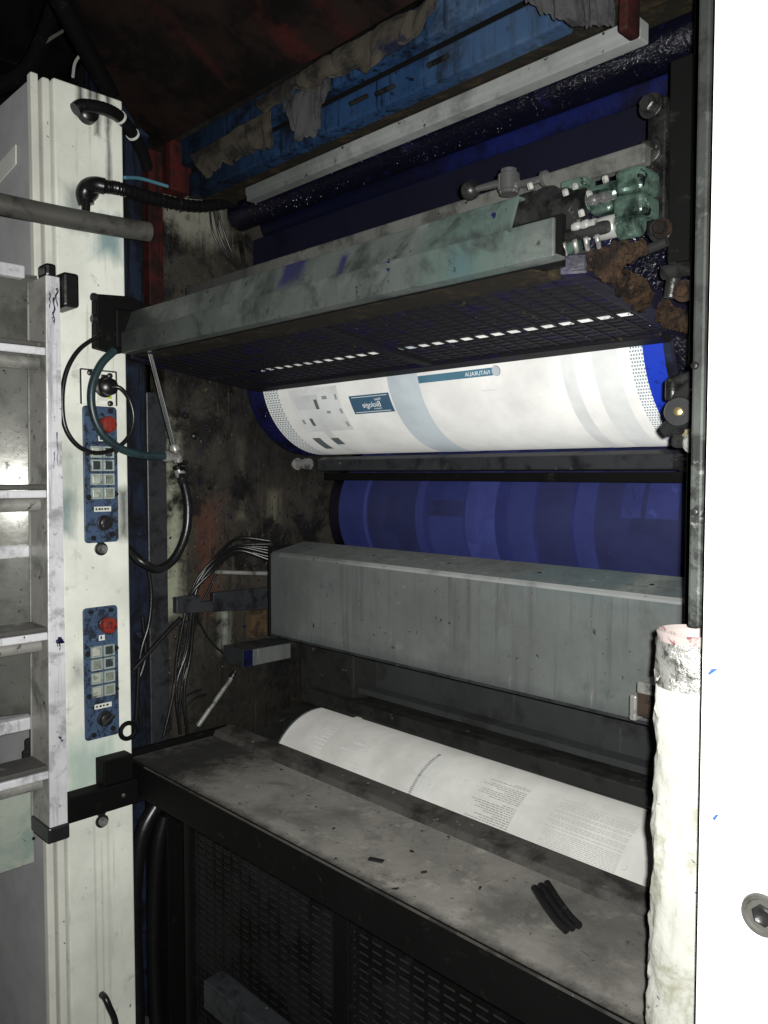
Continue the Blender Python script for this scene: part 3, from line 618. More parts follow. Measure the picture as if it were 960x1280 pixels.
# ------------------------------------------------------------------ cylinders
class Cyl:
    def __init__(s, yc, zc, r): s.y, s.z, s.r = yc, zc, r
    def pt(s, x, th, d=0): return Vector((x, s.y-(s.r+d)*math.cos(th), s.z+(s.r+d)*math.sin(th)))
    def hit(s, u, v):
        d = ray(u, v); a = d.y**2+d.z**2; b = -2*(d.y*s.y+d.z*(s.z-1.5)); c = s.y**2+(s.z-1.5)**2-s.r**2
        q = b*b-4*a*c; q = max(q, 0); k = (-b-math.sqrt(q))/(2*a); p = C+d*k
        return p.x, math.atan2(p.z-s.z, s.y-p.y)
    def shell(s, m, x0, x1, th0, th1, d, n=None):
        n = n or max(2, int(abs(th1-th0)/.05))
        return m.grid([[s.pt(x, th0+(th1-th0)*k/n, d) for k in range(n+1)] for x in (x0, x1)])
    def patch(s, m, px, d=.0006, n=10):             # px: 4 photo corners tl,tr,br,bl on the cylinder
        tl, tr, br, bl = [s.hit(*p) for p in px]
        xa = (tl[0]+bl[0])/2; xb = (tr[0]+br[0])/2; ta = (tl[1]+tr[1])/2; tb = (bl[1]+br[1])/2
        return s.shell(m, xa, xb, ta, tb, d, n)
    def body(s, x0, x1, n=96):
        m = MB(); return m.lathe((x0, s.y, s.z), (1, 0, 0), [(0, s.r*.97), (.004, s.r), (x1-x0-.004, s.r), (x1-x0, s.r*.97)], n)
def text_on(cyl, body, x_right, th0, size, d=.0012, mirror=True):
    cu = bpy.data.curves.new('lettering', 'FONT'); cu.body = body; cu.size = size
    o = bpy.data.objects.new('lettering', cu); COL.objects.link(o)
    dg = bpy.context.evaluated_depsgraph_get(); me = bpy.data.meshes.new_from_object(o.evaluated_get(dg))
    m = MB(); m.add([cyl.pt(x_right-v.co.x, th0+v.co.y/cyl.r, d) for v in me.vertices], [tuple(p.vertices) for p in me.polygons])
    bpy.data.objects.remove(o); bpy.data.meshes.remove(me); bpy.data.curves.remove(cu)
    return m
# upper plate cylinder
c1 = Cyl(1.625, 1.790, .230)
xp0 = c1.hit(329, 487)[0]; xpa = c1.hit(347, 485)[0]; xq0 = c1.hit(786, 431)[0]; xq1 = c1.hit(803, 429)[0]; xe = c1.hit(829, 425)[0]; xe2 = c1.hit(838, 424)[0]
t = thing('upper_plate_roll', 'upper white printed roll with dotted edge strips under the slotted guard', 'printing roll', ((xp0+xe)/2, c1.y, c1.z-c1.r))
c1.body(-1.995, -.58).build('roll_core', 'ink_purple', t)
T0, T1 = -2.0, .9
m = MB(); c1.shell(m, xp0, xq1, T0, T1, .0015); m.build('white_plate', 'paper_white', t)
m = MB(); c1.shell(m, xq1, xe, T0, T1, .0018); m.build('blue_edge_band', 'plate_blue', t)
m = MB(); c1.shell(m, xe, xe2, T0, T1, .0012); m.build('dull_blue_band', 'blue_paint', t)
def halftone(name, x0, x1, nx):
    m = MB(); dx = (x1-x0)/nx; dth = .030; k = 0; th = -1.65
    while th < .6:
        for i in range(nx):
            xa = x0+dx*(i+.12+(.5 if k % 2 else 0)*.6); c1.shell(m, xa, xa+dx*.62, th, th+dth*.56, .0023, 1)
        th += dth; k += 1
    o = m.build(name, 'halftone', t, fix=False); o['kind'] = 'stuff'
halftone('dotted_strip', xp0+.004, xpa, 5); halftone('dotted_strip', xq0, xq1, 5)
def P1(name, px, material, d=.0024):
    m = MB(); c1.patch(m, px, d); return m.build(name, material, t, fix=False)
xb0, xb1 = c1.hit(483, 465)[0], c1.hit(521, 460)[0]
m = MB(); c1.shell(m, xb0, xb1, -2., .8, .0022); m.build('printed_band', 'print_pale', t)
banner = P1('printed_banner', [(437, 495), (487, 490), (494, 514), (444, 517)], 'print_slate')
P1('printed_picture', [(361, 488), (421, 482), (444, 537), (383, 539)], 'print_faint', .0022)
P1('printed_picture', [(367, 496), (396, 493), (402, 510), (374, 513)], 'print_grey', .0026)
for q in ([(393, 499), (397, 499), (400, 511), (396, 511)], [(402, 495), (408, 494), (410, 498), (404, 499)], [(418, 492), (421, 492), (422, 499), (420, 499)], [(409, 513), (414, 513), (415, 516), (410, 516)],
          [(387, 523), (391, 522), (396, 531), (393, 532)], [(425, 510), (428, 510), (430, 516), (427, 516)], [(433, 526), (436, 526), (438, 532), (435, 532)], [(378, 524), (381, 524), (384, 529), (381, 530)]):
    P1('printed_detail', q, 'print_dark' if q[0][0] in (393, 387) else 'print_text', .0030)
P1('printed_photo', [(394, 547), (404, 546), (414, 560), (405, 560)], 'print_dark'); P1('printed_photo', [(415, 547), (424, 546), (431, 554), (422, 555)], 'print_dark')
m = MB(); c1.shell(m, c1.hit(381, 484)[0], c1.hit(390, 484)[0], -2., .8, .0021); m.build('printed_stripe', 'print_faint', t)
tbar = P1('printed_title_bar', [(523, 470), (617, 459), (617, 469), (524, 479)], 'print_teal')
xc, thc = c1.hit(621, 463)
m = MB(); m.add([c1.pt(xc+.0115*math.cos(a), thc+.0115*math.sin(a)/c1.r, .0030) for a in [2*math.pi*k/24 for k in range(24)]], [tuple(range(24))]); m.build('printed_dot', 'print_dark', t, fix=False)
m = MB(); m.add([c1.pt(xc-.0006+.0108*math.cos(a), thc+.0108*math.sin(a)/c1.r, .0036) for a in [2*math.pi*k/24 for k in range(24)]], [tuple(range(24))]); m.build('printed_dot_fill', 'print_pale', t, fix=False)
xr_, th_ = c1.hit(478, 507)
text_on(c1, 'Biologie', xr_, th_, .021, .0032).build('lettering', 'print_white', banner, fix=False)
xr_, th_ = c1.hit(477, 499); text_on(c1, 'Natur', xr_, th_, .010, .0032).build('lettering', 'print_white', banner, fix=False)
xr_, th_ = c1.hit(479, 510); text_on(c1, 'Arbeitsbuch', xr_, th_, .006, .0032).build('lettering', 'print_white', banner, fix=False)
xr_, th_ = c1.hit(614, 467); text_on(c1, 'NATURALIA', xr_, th_, .013, .0032).build('lettering', 'print_white', tbar, fix=False)
m = MB()
for q in ([(440, 497), (484, 492), (484, 492.6), (440, 497.6)], [(446, 514.6), (490, 511.6), (490, 512.2), (446, 515.2)]): c1.patch(m, q, .0031)
m.build('banner_border', 'print_white', banner, fix=False)
P1('printed_caption', [(603, 487.5), (622, 485.5), (622, 487), (603, 489)], 'print_faint')
for (a, b) in ((700, 716), (740, 772)):
    m = MB(); c1.shell(m, c1.hit(a, 447)[0], c1.hit(b, 440)[0], -2., .1, .0020); m.build('printed_tint', 'print_faint', t)
# wet inky bearer at the right end
m = MB(); m.lathe((xe2+.004, c1.y, c1.z), (1, 0, 0), [(0, c1.r*.99), (.005, c1.r*1.02), (.10, c1.r*1.02), (.105, c1.r*.98)], 64); m.build('bearer_ring', 'wet_ink', t)
m = MB(); m.lathe((-1.995, c1.y, c1.z), (1, 0, 0), [(0, c1.r*1.0), (.004, c1.r*1.012), (xp0+1.995-.012, c1.r*1.012), (xp0+1.995-.008, c1.r)], 64); m.build('bearer_ring', 'plate_navy', t)

# nip bar
YN = 1.50; xa, xb = PY(396, 580, YN).x, PY(868, 578, YN).x
t = thing('nip_bar', 'dark steel bar between the white roll and the blue roll', 'bar', ((xa+xb)/2, YN, 1.5))
MB().prism_x([(YN, 1.5+.006*YN), (YN, 1.5+.026*YN), (YN+.02, 1.5+.032*YN), (YN+.05, 1.5+.030*YN), (YN+.05, 1.5+.004*YN)], xa, xb).build('bar_body', 'bar_steel', t, .003)
MB().lathe(PY(368, 580, YN), (1, 0, 0), [(0, .012), (.01, .012), (.011, .018), (.016, .018), (.017, .013), (.05, .013), (.052, .016), (.07, .016)], 20).build('bar_fitting', 'steel', t)
MB().lathe(PY(845, 580, YN-.02), (1, 0, 0), [(0, .012), (.01, .015), (.03, .015), (.032, .012), (.06, .012)], 20).build('bar_fitting', 'dark_metal', t)
MB().prism_x([(YN+.03, 1.5-.012*YN), (YN+.03, 1.5+.002*YN), (YN+.06, 1.5+.002*YN), (YN+.06, 1.5-.012*YN)], xa, xb-.02).build('shadow_strip', 'black_steel', t)

# blanket cylinder
c2 = Cyl(1.93, 1.375, .215)
t = thing('blanket_roll', 'dark blue rubber-blanket roll with pale ghost bands below the white roll', 'printing roll', (-1.3, c2.y, c2.z-c2.r))
c2.body(-1.995, -.50).build('roll_core', 'wet_ink', t)
V = 630
def B2(u0, u1, material, d, th0=-1.3, th1=1.3, name='ghost_band'):
    m = MB(); c2.shell(m, c2.hit(u0, V)[0], c2.hit(u1, V)[0], th0, th1, d); return m.build(name, material, t)
B2(424, 870, 'blanket_blue', .0012, name='blanket')
B2(455, 459, 'blanket_light', .0018); B2(461, 520, 'blanket_dark', .0018); B2(520, 530, 'blanket_mid', .0018)
B2(537, 580, 'blanket_mid', .0018, -.9, .25); B2(537, 580, 'blanket_dark', .0020, .02, .24); B2(583, 620, 'blanket_light', .0018)
B2(636, 668, 'blanket_mid', .0018); B2(672, 716, 'blanket_dark', .0018); B2(720, 745, 'blanket_mid', .0018); B2(745, 776, 'blanket_dark', .0018)
th = lambda v: c2.hit(800, v)[1]
B2(776, 862, 'blanket_dark', .0016); B2(778, 803, 'blanket_mid', .0022, th(648), th(604)); B2(809, 850, 'blanket_mid', .0022, th(648), th(604))
m = MB(); m.prism([c2.pt(c2.hit(812, 630)[0], th(640), .0026), c2.pt(c2.hit(822, 630)[0], th(646), .0026), c2.pt(c2.hit(848, 620)[0], th(612), .0026), c2.pt(c2.hit(840, 620)[0], th(608), .0026)], (0, -.0004, 0)); m.build('ghost_figure', 'blanket_light', t)
MB().prism([c2.pt(c2.hit(784, 630)[0], th(640), .0026), c2.pt(c2.hit(791, 630)[0], th(645), .0026), c2.pt(c2.hit(795, 620)[0], th(622), .0026), c2.pt(c2.hit(789, 620)[0], th(610), .0026), c2.pt(c2.hit(783, 620)[0], th(618), .0026)], (0, -.0004, 0)).build('ghost_figure', 'blanket_dark', t)
m = MB()
for k in range(34): c2.shell(m, c2.hit(584, V)[0], c2.hit(596, V)[0], .42-k*.022, .42-k*.022+.008, .0022, 1)
m.build('ghost_text', 'blanket_mid', t, fix=False)['kind'] = 'stuff'

# ------------------------------------------------------------------ grey beam
YG2 = 1.30
xa, xb = PY(338, 735, YG2).x, PY(864, 740, YG2).x
t = thing('grey_beam', 'broad streaked grey steel beam across the press below the blue roll', 'beam', ((xa+xb)/2, YG2, 1.06))
zcr = 1.5-.167*YG2
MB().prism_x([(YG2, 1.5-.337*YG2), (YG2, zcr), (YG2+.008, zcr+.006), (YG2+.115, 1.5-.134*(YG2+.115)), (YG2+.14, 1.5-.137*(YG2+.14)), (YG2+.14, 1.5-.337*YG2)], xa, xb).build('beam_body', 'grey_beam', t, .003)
MB().prism_x([(YG2-.0015, zcr-.004), (YG2-.0015, zcr+.001), (YG2+.006, zcr+.006), (YG2+.008, zcr+.003)], xa+.04, xb-.004).build('worn_edge_highlight', 'alu_strip', t)  # crease highlight put in as a strip of paler metal
for k in range(5):
    x = xa+.10+(xb-xa-.2)*k/4; MB().lathe((x, YG2+.06, 1.5-.150*(YG2+.06)+.0005), (0, -.25, 1), [(0, .007), (.002, .0065), (.003, .004)], 12).build('cover_screw', 'dark_metal', t)
MB().prism_x([(YG2-.002, 1.5-.337*YG2-.002), (YG2-.002, 1.5-.337*YG2+.004), (YG2+.004, 1.5-.337*YG2+.004), (YG2+.02, 1.5-.337*YG2-.002)], xa+.003, xb-.003).build('folded_edge', 'bar_steel', t, .001)
MB().box((xa-.006, YG2-.004, 1.5-.339*YG2), (xa-.0005, YG2+.145, zcr+.02)).build('end_plate', 'black_steel', t, .002)
# bracket arms left of the beam
t = thing('wire_clamp_arm', 'dark flat arm reaching from the grimy wall to the grey beam', 'bracket arm', PX(270, 750, -1.93))
MB().prism([PX(216, 746, -1.93), PX(246, 743, -1.93), PX(246, 752, -1.93), PX(262, 750, -1.93), PX(262, 740, -1.93), PX(336, 733, -1.93), PX(336, 760, -1.93), PX(216, 766, -1.93)], (.02, 0, 0)).build('arm', 'bar_steel', t, .002)
MB().tube([PX(268, 715, -1.95), PX(338, 717, -1.90)], .006, 10, 1).build('rod', 'steel', t)
p0, p1 = PX(304, 836, -1.86), PX(365, 804, -1.86)
t = thing('ink_smeared_block', 'ink-smeared steel block with a pale side above the slanted rod', 'block', PX(330, 835, -1.86))
MB().prism([PX(304, 813, -1.86), PX(364, 803, -1.86), PX(364, 823, -1.86), PX(304, 835, -1.86)], (-.10, 0, 0)).build('block', 'bar_steel', t, .002)
MB().prism([PX(316, 812, -1.858), PX(363, 804, -1.858), PX(363, 822, -1.858), PX(316, 832, -1.858)], (-.0015, 0, 0)).build('pale_face', 'grey_beam', t)
MB().prism([PX(305, 814, -1.857), PX(316, 812, -1.857), PX(316, 832, -1.857), PX(305, 834, -1.857)], (-.0025, 0, 0)).build('ink_smear', 'ink_blue', t)
tag(MB().prism([PX(315, 764, -1.95), PX(334, 763, -1.95), PX(334, 794, -1.95), PX(315, 798, -1.95)], (-.03, 0, 0)).build('tan_block', 'tan_block', None, .003), 'small tan block wedged beside the end of the grey beam', 'block')
# recessed plate behind and ledge
YR = 1.62
tag(MB().box((PY(452, 830, YR).x, YR, .70), (-.45, YR+.02, 1.20)).build('recessed_plate', 'recess_grey', None, .003), 'dark grey recessed plate under the grey beam', 'plate')
for k, (u, v) in enumerate(((450, 850), (525, 870), (622, 890), (725, 915))):
    pass
YL = 1.50
t = thing('ledge_rail', 'dark worn ledge rail above the lower printed roll', 'rail', (-1.2, YL, .8))
MB().prism_x([(YL, 1.5-.452*YL), (YL, 1.5-.428*YL), (YL+.035, 1.5-.418*(YL+.035)), (YL+.12, .846), (YL+.12, .80)], PY(385, 862, YL).x, PY(822, 990, YL).x).build('rail_body', 'ledge_dark', t, .004)
MB().prism_x([(YL+.05, .868), (YL+.05, .884), (YL+.10, .882), (YL+.10, .868)], PY(430, 862, YL+.05).x, PY(816, 980, YL).x).build('rail_strip', 'recess_grey', t, .002)
MB().box((PY(395, 840, 1.55).x-.05, 1.53, .80), (PY(448, 840, 1.55).x, 1.62, 1.06)).build('rail_bracket', 'ledge_dark', t, .003)

# lower plate cylinder
c3 = Cyl(1.58, .587, .18)

t = thing('lower_plate_roll', 'lower white printed roll lying behind the stained table', 'printing roll', (-1.2, c3.y, c3.z-c3.r))
c3.body(-1.995, -.50).build('roll_core', 'ledge_dark', t)
x0 = -1.895
m = MB(); c3.shell(m, x0, -.52, -.4, 2.6, .0015); m.build('white_plate', 'paper_dull', t)
m = MB(); c3.shell(m, x0-.006, x0-.001, -.4, 2.6, .0022); m.build('plate_clip', 'print_dark', t)
m = MB(); xs = c3.hit(530, 960)[0]; c3.shell(m, xs, xs+.010, -.4, 1.42, .0024); m.build('printed_rule', 'print_text', t, fix=False)
m = MB(); c3.shell(m, xs+.018, xs+.022, -.4, 1.42, .0024); m.build('printed_rule', 'print_grey', t, fix=False)
def block(u, v, w, lines, seed, material='print_text', ragged=.4, thtop=None, pitch=.034):
    rr = random.Random(seed); xr, th0 = c3.hit(u, v); m = MB(); th0 = thtop if thtop is not None else th0
    for k in range(lines):
        a = th0-k*pitch; xend = xr-w*(1-ragged*rr.random()**2); x = xr
        if rr.random() < .07: continue
        while x > xend:
            lw = rr.uniform(.004, .013); c3.shell(m, max(x-lw, xend), x, a-pitch*.42, a, .0024, 1); x -= lw+.0022
    o = m.build('printed_text', material, t, fix=False); o['kind'] = 'stuff'
block(655, 1000, .125, 30, 2, 'print_text', .7, 1.30, .030); block(798, 1035, .19, 52, 3, 'print_type', .10, 1.34, .022); block(560, 960, .085, 34, 8, 'print_faint', .3, 1.36, .028)
block(470, 930, .10, 6, 5, 'print_faint', .8, 1.1, .08); block(420, 915, .06, 9, 6, 'print_faint', .8, 1.3, .07)
m = MB()
xs = c3.hit(577, 985)[0]
for k in range(16): c3.shell(m, xs, xs+.003, 1.3-k*.055, 1.3-k*.055+.02, .0024, 1)
m.build('printed_dots', 'print_grey', t, fix=False)

# ------------------------------------------------------------------ table / tread plate
TY0, TY1, TZ = .92, 1.235, .785
xa = PX(152, 950, -1.86).x+.0; xb = -.40
t = thing('press_table', 'long stained brown-grey steel table in front of the lower roll', 'table', (-1.1, 1.05, .7))
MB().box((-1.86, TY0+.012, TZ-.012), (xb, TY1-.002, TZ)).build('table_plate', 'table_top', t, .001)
MB().prism_x([(TY0, TZ-.07), (TY0, TZ+.010), (TY0+.010, TZ+.010), (TY0+.010, TZ-.014), (TY0+.05, TZ-.016), (TY0+.05, TZ-.07)], -1.87, xb).build('front_rail', 'black_steel', t, .002)
MB().prism_x([(TY1-.052, TZ+.001), (TY1-.046, TZ+.014), (TY1+.006, TZ+.020), (TY1+.010, TZ-.03), (TY1-.052, TZ-.03)], -1.86, xb).build('rear_lip', 'table_lip', t, .003)
MB().prism_x([(TY0-.0008, TZ+.0085), (TY0-.0008, TZ+.0105), (TY0+.003, TZ+.0108), (TY0+.003, TZ+.0085)], -1.75, xb).build('worn_edge_highlight', 'table_lip', t)
MB().box((-1.876, TY0+.011, TZ-.05), (-1.862, TY1, TZ+.016)).build('end_lip', 'black_steel', t, .002)
p0, p1 = PX(124, 915, -1.82), PX(168, 985, -1.82)
MB().box((-1.845, p0.y, p1.z), (-1.80, TY0-.001, TZ+.03)).build('end_block', 'black_steel', t, .003)
p0, p1 = PX(84, 998, -1.79), PX(84, 1030, -1.79)
MB().box((-1.83, p0.y, p1.z), (-1.785, TY0+.02, p0.z)).build('bracket_arm', 'black_steel', t, .003)
MB().lathe(PX(154, 994, -1.784), (1, 0, 0), [(0, .005), (.004, .005), (.005, .003)], 12).build('bolt', 'chrome', t)
m = MB(); c = PX(159, 913, -1.80); pts = [c+Vector((.004, .019*math.cos(a), .019*math.sin(a))) for a in [2*math.pi*k/24 for k in range(25)]]
m.tube(pts, .0055, 10, 1); m.build('eye_ring', 'black_steel', t)
# scraps lying on the table
for (u, v, l, a) in ((470, 1075, .03, .4), (530, 1090, .012, 1.2), (430, 985, .010, 0), (600, 1110, .010, 2)):
    p = PZ(u, v, TZ+.002); d = Vector((math.cos(a), math.sin(a), 0))*l/2
    tag(MB().bar(p-d, p+d, l*.4, .003).build('ink_flake', 'black_plastic', None, .001), 'small dark flake lying on the stained table', 'flake', 'flakes on the table')
# black cables lying on the right of the table
for k in range(3):
    du, dv = k*8, -k*3
    cable('table_cable', 'short black cable lying in a bunch on the right of the table', 'cable', [PZ(668+du, 1110+dv, TZ+.012), PZ(682+du, 1132+dv, TZ+.010), PZ(697+du, 1152+dv, TZ+.008), PZ(708+du, 1163+dv, TZ+.007)], .0062, 'rubber', 'cables bunched on the table')

# ------------------------------------------------------------------ lower mesh guard
YM = 1.0
xa, xb = PY(238, 1080, YM).x, -.45; zt_ = .70
t = thing('lower_mesh_guard', 'black mesh guard panel below the table front', 'guard', ((xa+xb)/2, YM, .1))
MB().box((xa, YM+.012, .08), (xb, YM+.016, zt_)).build('backing', 'guard_back', t)
sl = None; k = 0; z = .69
while z > .12:
    if sl is None: sl = MB().box((xa, YM-.002, z-.0042), (xb, YM+.002, z+.0042)).build('slat', 'guard_black', t); z_0 = z
    else: o = sl.copy(); COL.objects.link(o); o.location = (0, 0, z-z_0)
    z -= .0165
rb = None
for k in range(36):
    x = xa+(xb-xa)*k/35
    if rb is None: rb = MB().box((x-.0022, YM-.0032, .10), (x+.0022, YM+.003, .70)).build('rib', 'guard_black', t); x_0 = x
    else: o = rb.copy(); COL.objects.link(o); o.location = (x-x_0, 0, 0)
xm = PY(430, 1200, YM).x
MB().box((xm-.022, YM-.010, .08), (xm+.022, YM+.006, .70)).build('centre_post', 'black_steel', t, .003)
MB().box((xa-.012, YM-.012, .06), (xa+.012, YM+.008, .70)).build('edge_post', 'black_steel', t, .003)
t = tag(MB().box((-1.98, 1.04, 0), (-1.86, 1.10, .74)).build('frame_foot', 'black_steel', None, .004), 'dark square post under the left end of the table', 'post')
EH = -EL(262, 1232)
tag(MB().prism_x([(.92, 1.5-(EH+.07)*.92), (.92, 1.5-EH*.92), (.97, 1.5-EH*.92+.004), (.97, 1.5-(EH+.07)*.92)], PY(254, 1232, .92).x, -.5).build('foot_bar', 'bar_steel', None, .004), 'grey foot bar low in front of the mesh guard', 'foot bar')

# ------------------------------------------------------------------ right side
YD = .72
xd = PY(881, 600, YD).x
t = thing('white_door', 'big white machine door standing open at the right', 'door', (.2, YD, 0))
MB().box((xd, YD, .02), (1.2, YD+.022, 3.0)).build('door_panel', 'door_white', t, .003)
MB().box((xd-.0012, YD+.008, .02), (xd-.0004, YD+.020, 3.0)).build('edge_gasket', 'black_plastic', t)
p = PY(954, 1144, YD-.001)
MB().lathe(p, (0, -1, 0), [(0, .0190), (.003, .0180), (.003, .0150), (.0008, .0135)], 32).build('latch_cup', 'pipe_grey', t)
MB().lathe(p+Vector((0, -.0005, 0)), (0, -1, 0), [(0, .010), (.002, .0096), (.003, .0075), (.0012, .005)], 6).build('latch_screw', 'dark_metal', t)
m = MB()
for q in ([(884, 843), (889, 836), (898, 836), (893, 840), (887, 844)], [(890, 1023), (895, 1018), (898, 1019), (893, 1026)]):
    m.prism([PY(u, v, YD-.0008) for u, v in q], (0, .0006, 0))
m.build('ink_mark', 'blue_marker', t)
# posts behind the door
YP = .79
t = thing('hinge_post', 'narrow scuffed steel post beside the white door', 'post', (PY(870, 700, YP).x, YP, 0))
MB().box((PY(862, 600, YP).x, YP, PY(868, 785, YP).z), (PY(878, 600, YP).x, YP+.03, 3.0)).build('post_body', 'post_steel', t, .003)
MB().box((PY(858, 600, 1.05).x, 1.05, .6), (PY(900, 600, 1.05).x, 1.07, 3.0)).build('rear_strip', 'black_steel', t)
for v in (457, 640): MB().lathe(PY(869, v, YP), (0, -1, 0), [(0, .004), (.003, .0035), (.0035, .002)], 10).build('rivet', 'dark_metal', t)
YH = 1.12
t = thing('hanger_plate', 'bolted dark hanger plate above the green end gear', 'plate', PY(820, 290, YH))
MB().box(PY(807, 295, YH), PY(833, 118, YH)+Vector((0, .02, 0))).build('plate', 'dark_metal', t, .003)
MB().box(PY(833, 330, YH+.005), PY(880, 60, YH+.005)+Vector((0, .03, 0))).build('backing_plate', 'black_steel', t, .003)
for (u, v) in ((815, 133), (813, 190), (827, 288)): hexbolt(PY(u, v, YH-.001), (0, -1, 0), .012, .02, t, 'dark_metal')
MB().tube([PY(845, 330, YH-.03), PY(838, 372, YH-.03)], .010, 12, 1).build('strut', 'dark_metal', t)
MB().tube([PY(829, 341, YH-.05), PY(880, 332, YH-.05)], .010, 12, 1).build('cross_pin', 'dark_metal', t)
MB().tube([PY(800, 316, YH-.05), PY(834, 302, YH-.05)], .007, 10, 1).build('bolt_shank', 'dark_metal', t)
hexbolt(PY(829, 286, YH-.05), (0, -1, 0), .009, .016, t, 'rust_crust', 'rusty_bolt')
hexbolt(PY(856, 364, YH-.05), (0, -1, 0), .010, .016, t, 'rust_crust', 'rusty_bolt')
# valve by the right end of the upper roll
YV2 = 1.02
t = thing('valve_assembly', 'black and brass valve with a round knob beside the upper roll', 'valve', PY(860, 560, YV2))
MB().lathe(PY(855, 517, YV2), (.15, -1, .05), [(-.01, .020), (.02, .020), (.024, .018), (.024, .007)], 32).build('knob', 'black_plastic', t)
MB().lathe(PY(855, 517, YV2)+Vector((.0036, -.024, .0012)), (.15, -1, .05), [(0, .006), (.003, .0055), (.004, .003)], 12).build('knob_screw', 'brass', t) if 'brass' in MATS else None
MB().box(PY(850, 532, YV2+.02), PY(880, 548, YV2+.05)).build('brass_body', 'brass_dirty', t, .006) if 'brass_dirty' in MATS else None
MB().tube([PY(880, 473, YV2), PY(862, 486, YV2), PY(849, 499, YV2+.01), PY(845, 515, YV2+.015)], .010, 12, 6).build('lever', 'dark_metal', t)
MB().tube([PY(880, 492, YV2-.01), PY(868, 502, YV2-.01), PY(862, 512, YV2)], .008, 12, 6).build('link', 'dark_metal', t)
MB().lathe(PY(841, 497, YV2+.03), (0, 0, 1), [(-.003, .009), (0, .010), (.022, .010), (.026, .007)], 20).build('oiler', 'dark_metal', t)
MB().tube([PY(840, 478, YV2+.03), PY(862, 472, YV2+.03), PY(882, 470, YV2+.03)], .0085, 12, 4).build('oil_pipe', 'dark_metal', t)
MB().tube([PY(830, 540, YV2), PY(840, 533, YV2), PY(850, 530, YV2)], .011, 14, 6, rfun=lambda s: .75+.5*s).build('nozzle', 'black_plastic', t)
MB().tube([PY(880, 508, YV2), PY(878, 525, YV2), PY(868, 535, YV2)], .006, 12, 6).build('brass_elbow', 'brass_dirty', t) if 'brass_dirty' in MATS else None
hexbolt(PY(867, 554, YV2), (0, -1, 0), .009, .014, t, 'steel')
MB().box(PY(838, 542, YV2+.03), PY(872, 560, YV2+.06)).build('mount', 'dark_metal', t, .005)
# wrapped roll standing behind the door
YW = .85
cu = PY(866, 900, YW); rw = 44*depth_px(cu); ztop = PY(850, 797, YW).z
t = thing('wrapped_tube', 'white plastic-wrapped tube with foil round its top beside the door', 'tube', (cu.x, cu.y, 0))
def crumple(z0, z1, r, amp, material, name, n=56, rings=90):
    rows = []
    for i in range(rings+1):
        z = z0+(z1-z0)*i/rings; row = []
        for k in range(n+1):
            a = 2*math.pi*(k % n)/n; p = Vector((math.cos(a), math.sin(a), 0))
            q = Vector((p.x*2.2, p.y*2.2, z*22)); d = noise.noise(q)*.6+noise.noise(q*2.3)*.4+abs(noise.noise(q*4))*.5
            rr = r*(1+amp*d)*(1+.10*max(0, min(1, (1.02-z)/.12))); row.append(Vector((cu.x, cu.y, z))+p*rr)
        rows.append(row)
    return MB().grid(rows).build(name, material, t)
zf = PY(850, 840, YW).z
crumple(.02, zf+.004, rw, .17, 'wrap_white', 'plastic_wrap', rings=150)
crumple(zf-.012, ztop, rw*1.03, .07, 'foil', 'foil_band', rings=24)
MB().lathe((cu.x, cu.y, ztop-.06), (0, 0, 1), [(0, rw*.9), (.055, rw*.94), (.068, rw*1.02), (.070, rw*.96), (.066, rw*.86), (.03, rw*.84), (.028, .001)], 40).build('rim', 'pink_rim', t)
# bracket block at the right end of the grey beam
YK = 1.18
t = thing('beam_stop_block', 'brown block in a steel clip at the right end of the grey beam', 'block', PY(810, 900, YK))
MB().box(PY(795, 895, YK), PY(832, 862, YK)+Vector((0, .05, 0))).build('block', 'wood_brown', t, .003)
MB().box(PY(786, 900, YK-.004), PY(795, 870, YK-.004)+Vector((0, .06, 0))).build('clip', 'steel', t, .003)
MB().box(PY(796, 866, YK-.004), PY(832, 859, YK-.004)+Vector((0, .06, 0))).build('clip_top', 'steel', t, .002)

# ------------------------------------------------------------------ upper works
xr = PY(872, 100, 1.3).x
# white aluminium strip
YA = 1.25
tag(MB().prism_x([(YA, 1.5+.573*YA), (YA, 1.5+.584*YA), (YA-.004, 1.5+.586*YA), (YA-.004, 1.5+.600*YA), (YA+.03, 1.5+.600*YA), (YA+.03, 1.5+.573*YA)], PY(308, 248, YA).x, PY(800, 48, YA).x).build('white_strip', 'alu_strip', None, .002),
    'long pale aluminium strip under the grease-caked ledge', 'strip')
tag(MB().prism_x([(1.16, 1.5+.637*1.16), (1.25, 1.5+.602*1.25), (1.30, 1.5+.602*1.25), (1.2, 1.5+.66*1.16)], -1.93, -.56).build('greasy_ledge', 'brown_grease', None, .002), 'brown grease-caked ledge above the pale strip', 'ledge')
# dripping ink roller and blue tray below
t = thing('ink_roller', 'black ink-wet roller glistening under the pale strip', 'roller', (-1.2, 1.45, 2.2))
MB().lathe((-1.98, 1.36, 1.5+.560*1.33), (1, 0, 0), [(0, .03), (.01, .042), (1.42, .042), (1.43, .03)], 48).build('roller_body', 'wet_ink', t)
t = tag(MB().lathe((-1.99, 1.50, 1.5+.512*1.46), (1, 0, 0), [(0, .05), (.01, .062), (1.5, .062), (1.51, .05)], 64).build('blue_roller', 'ink_blue'), 'blue ink-coated roller below the black wet roller', 'roller')
tag(MB().prism_x([(1.42, 1.5+.36*1.42), (1.42, 1.5+.488*1.42), (1.45, 1.5+.488*1.42), (1.45, 1.5+.36*1.42)], -1.99, -.52).build('navy_plate', 'navy_plate', None, .003), 'dark navy plate behind the green beam', 'plate')
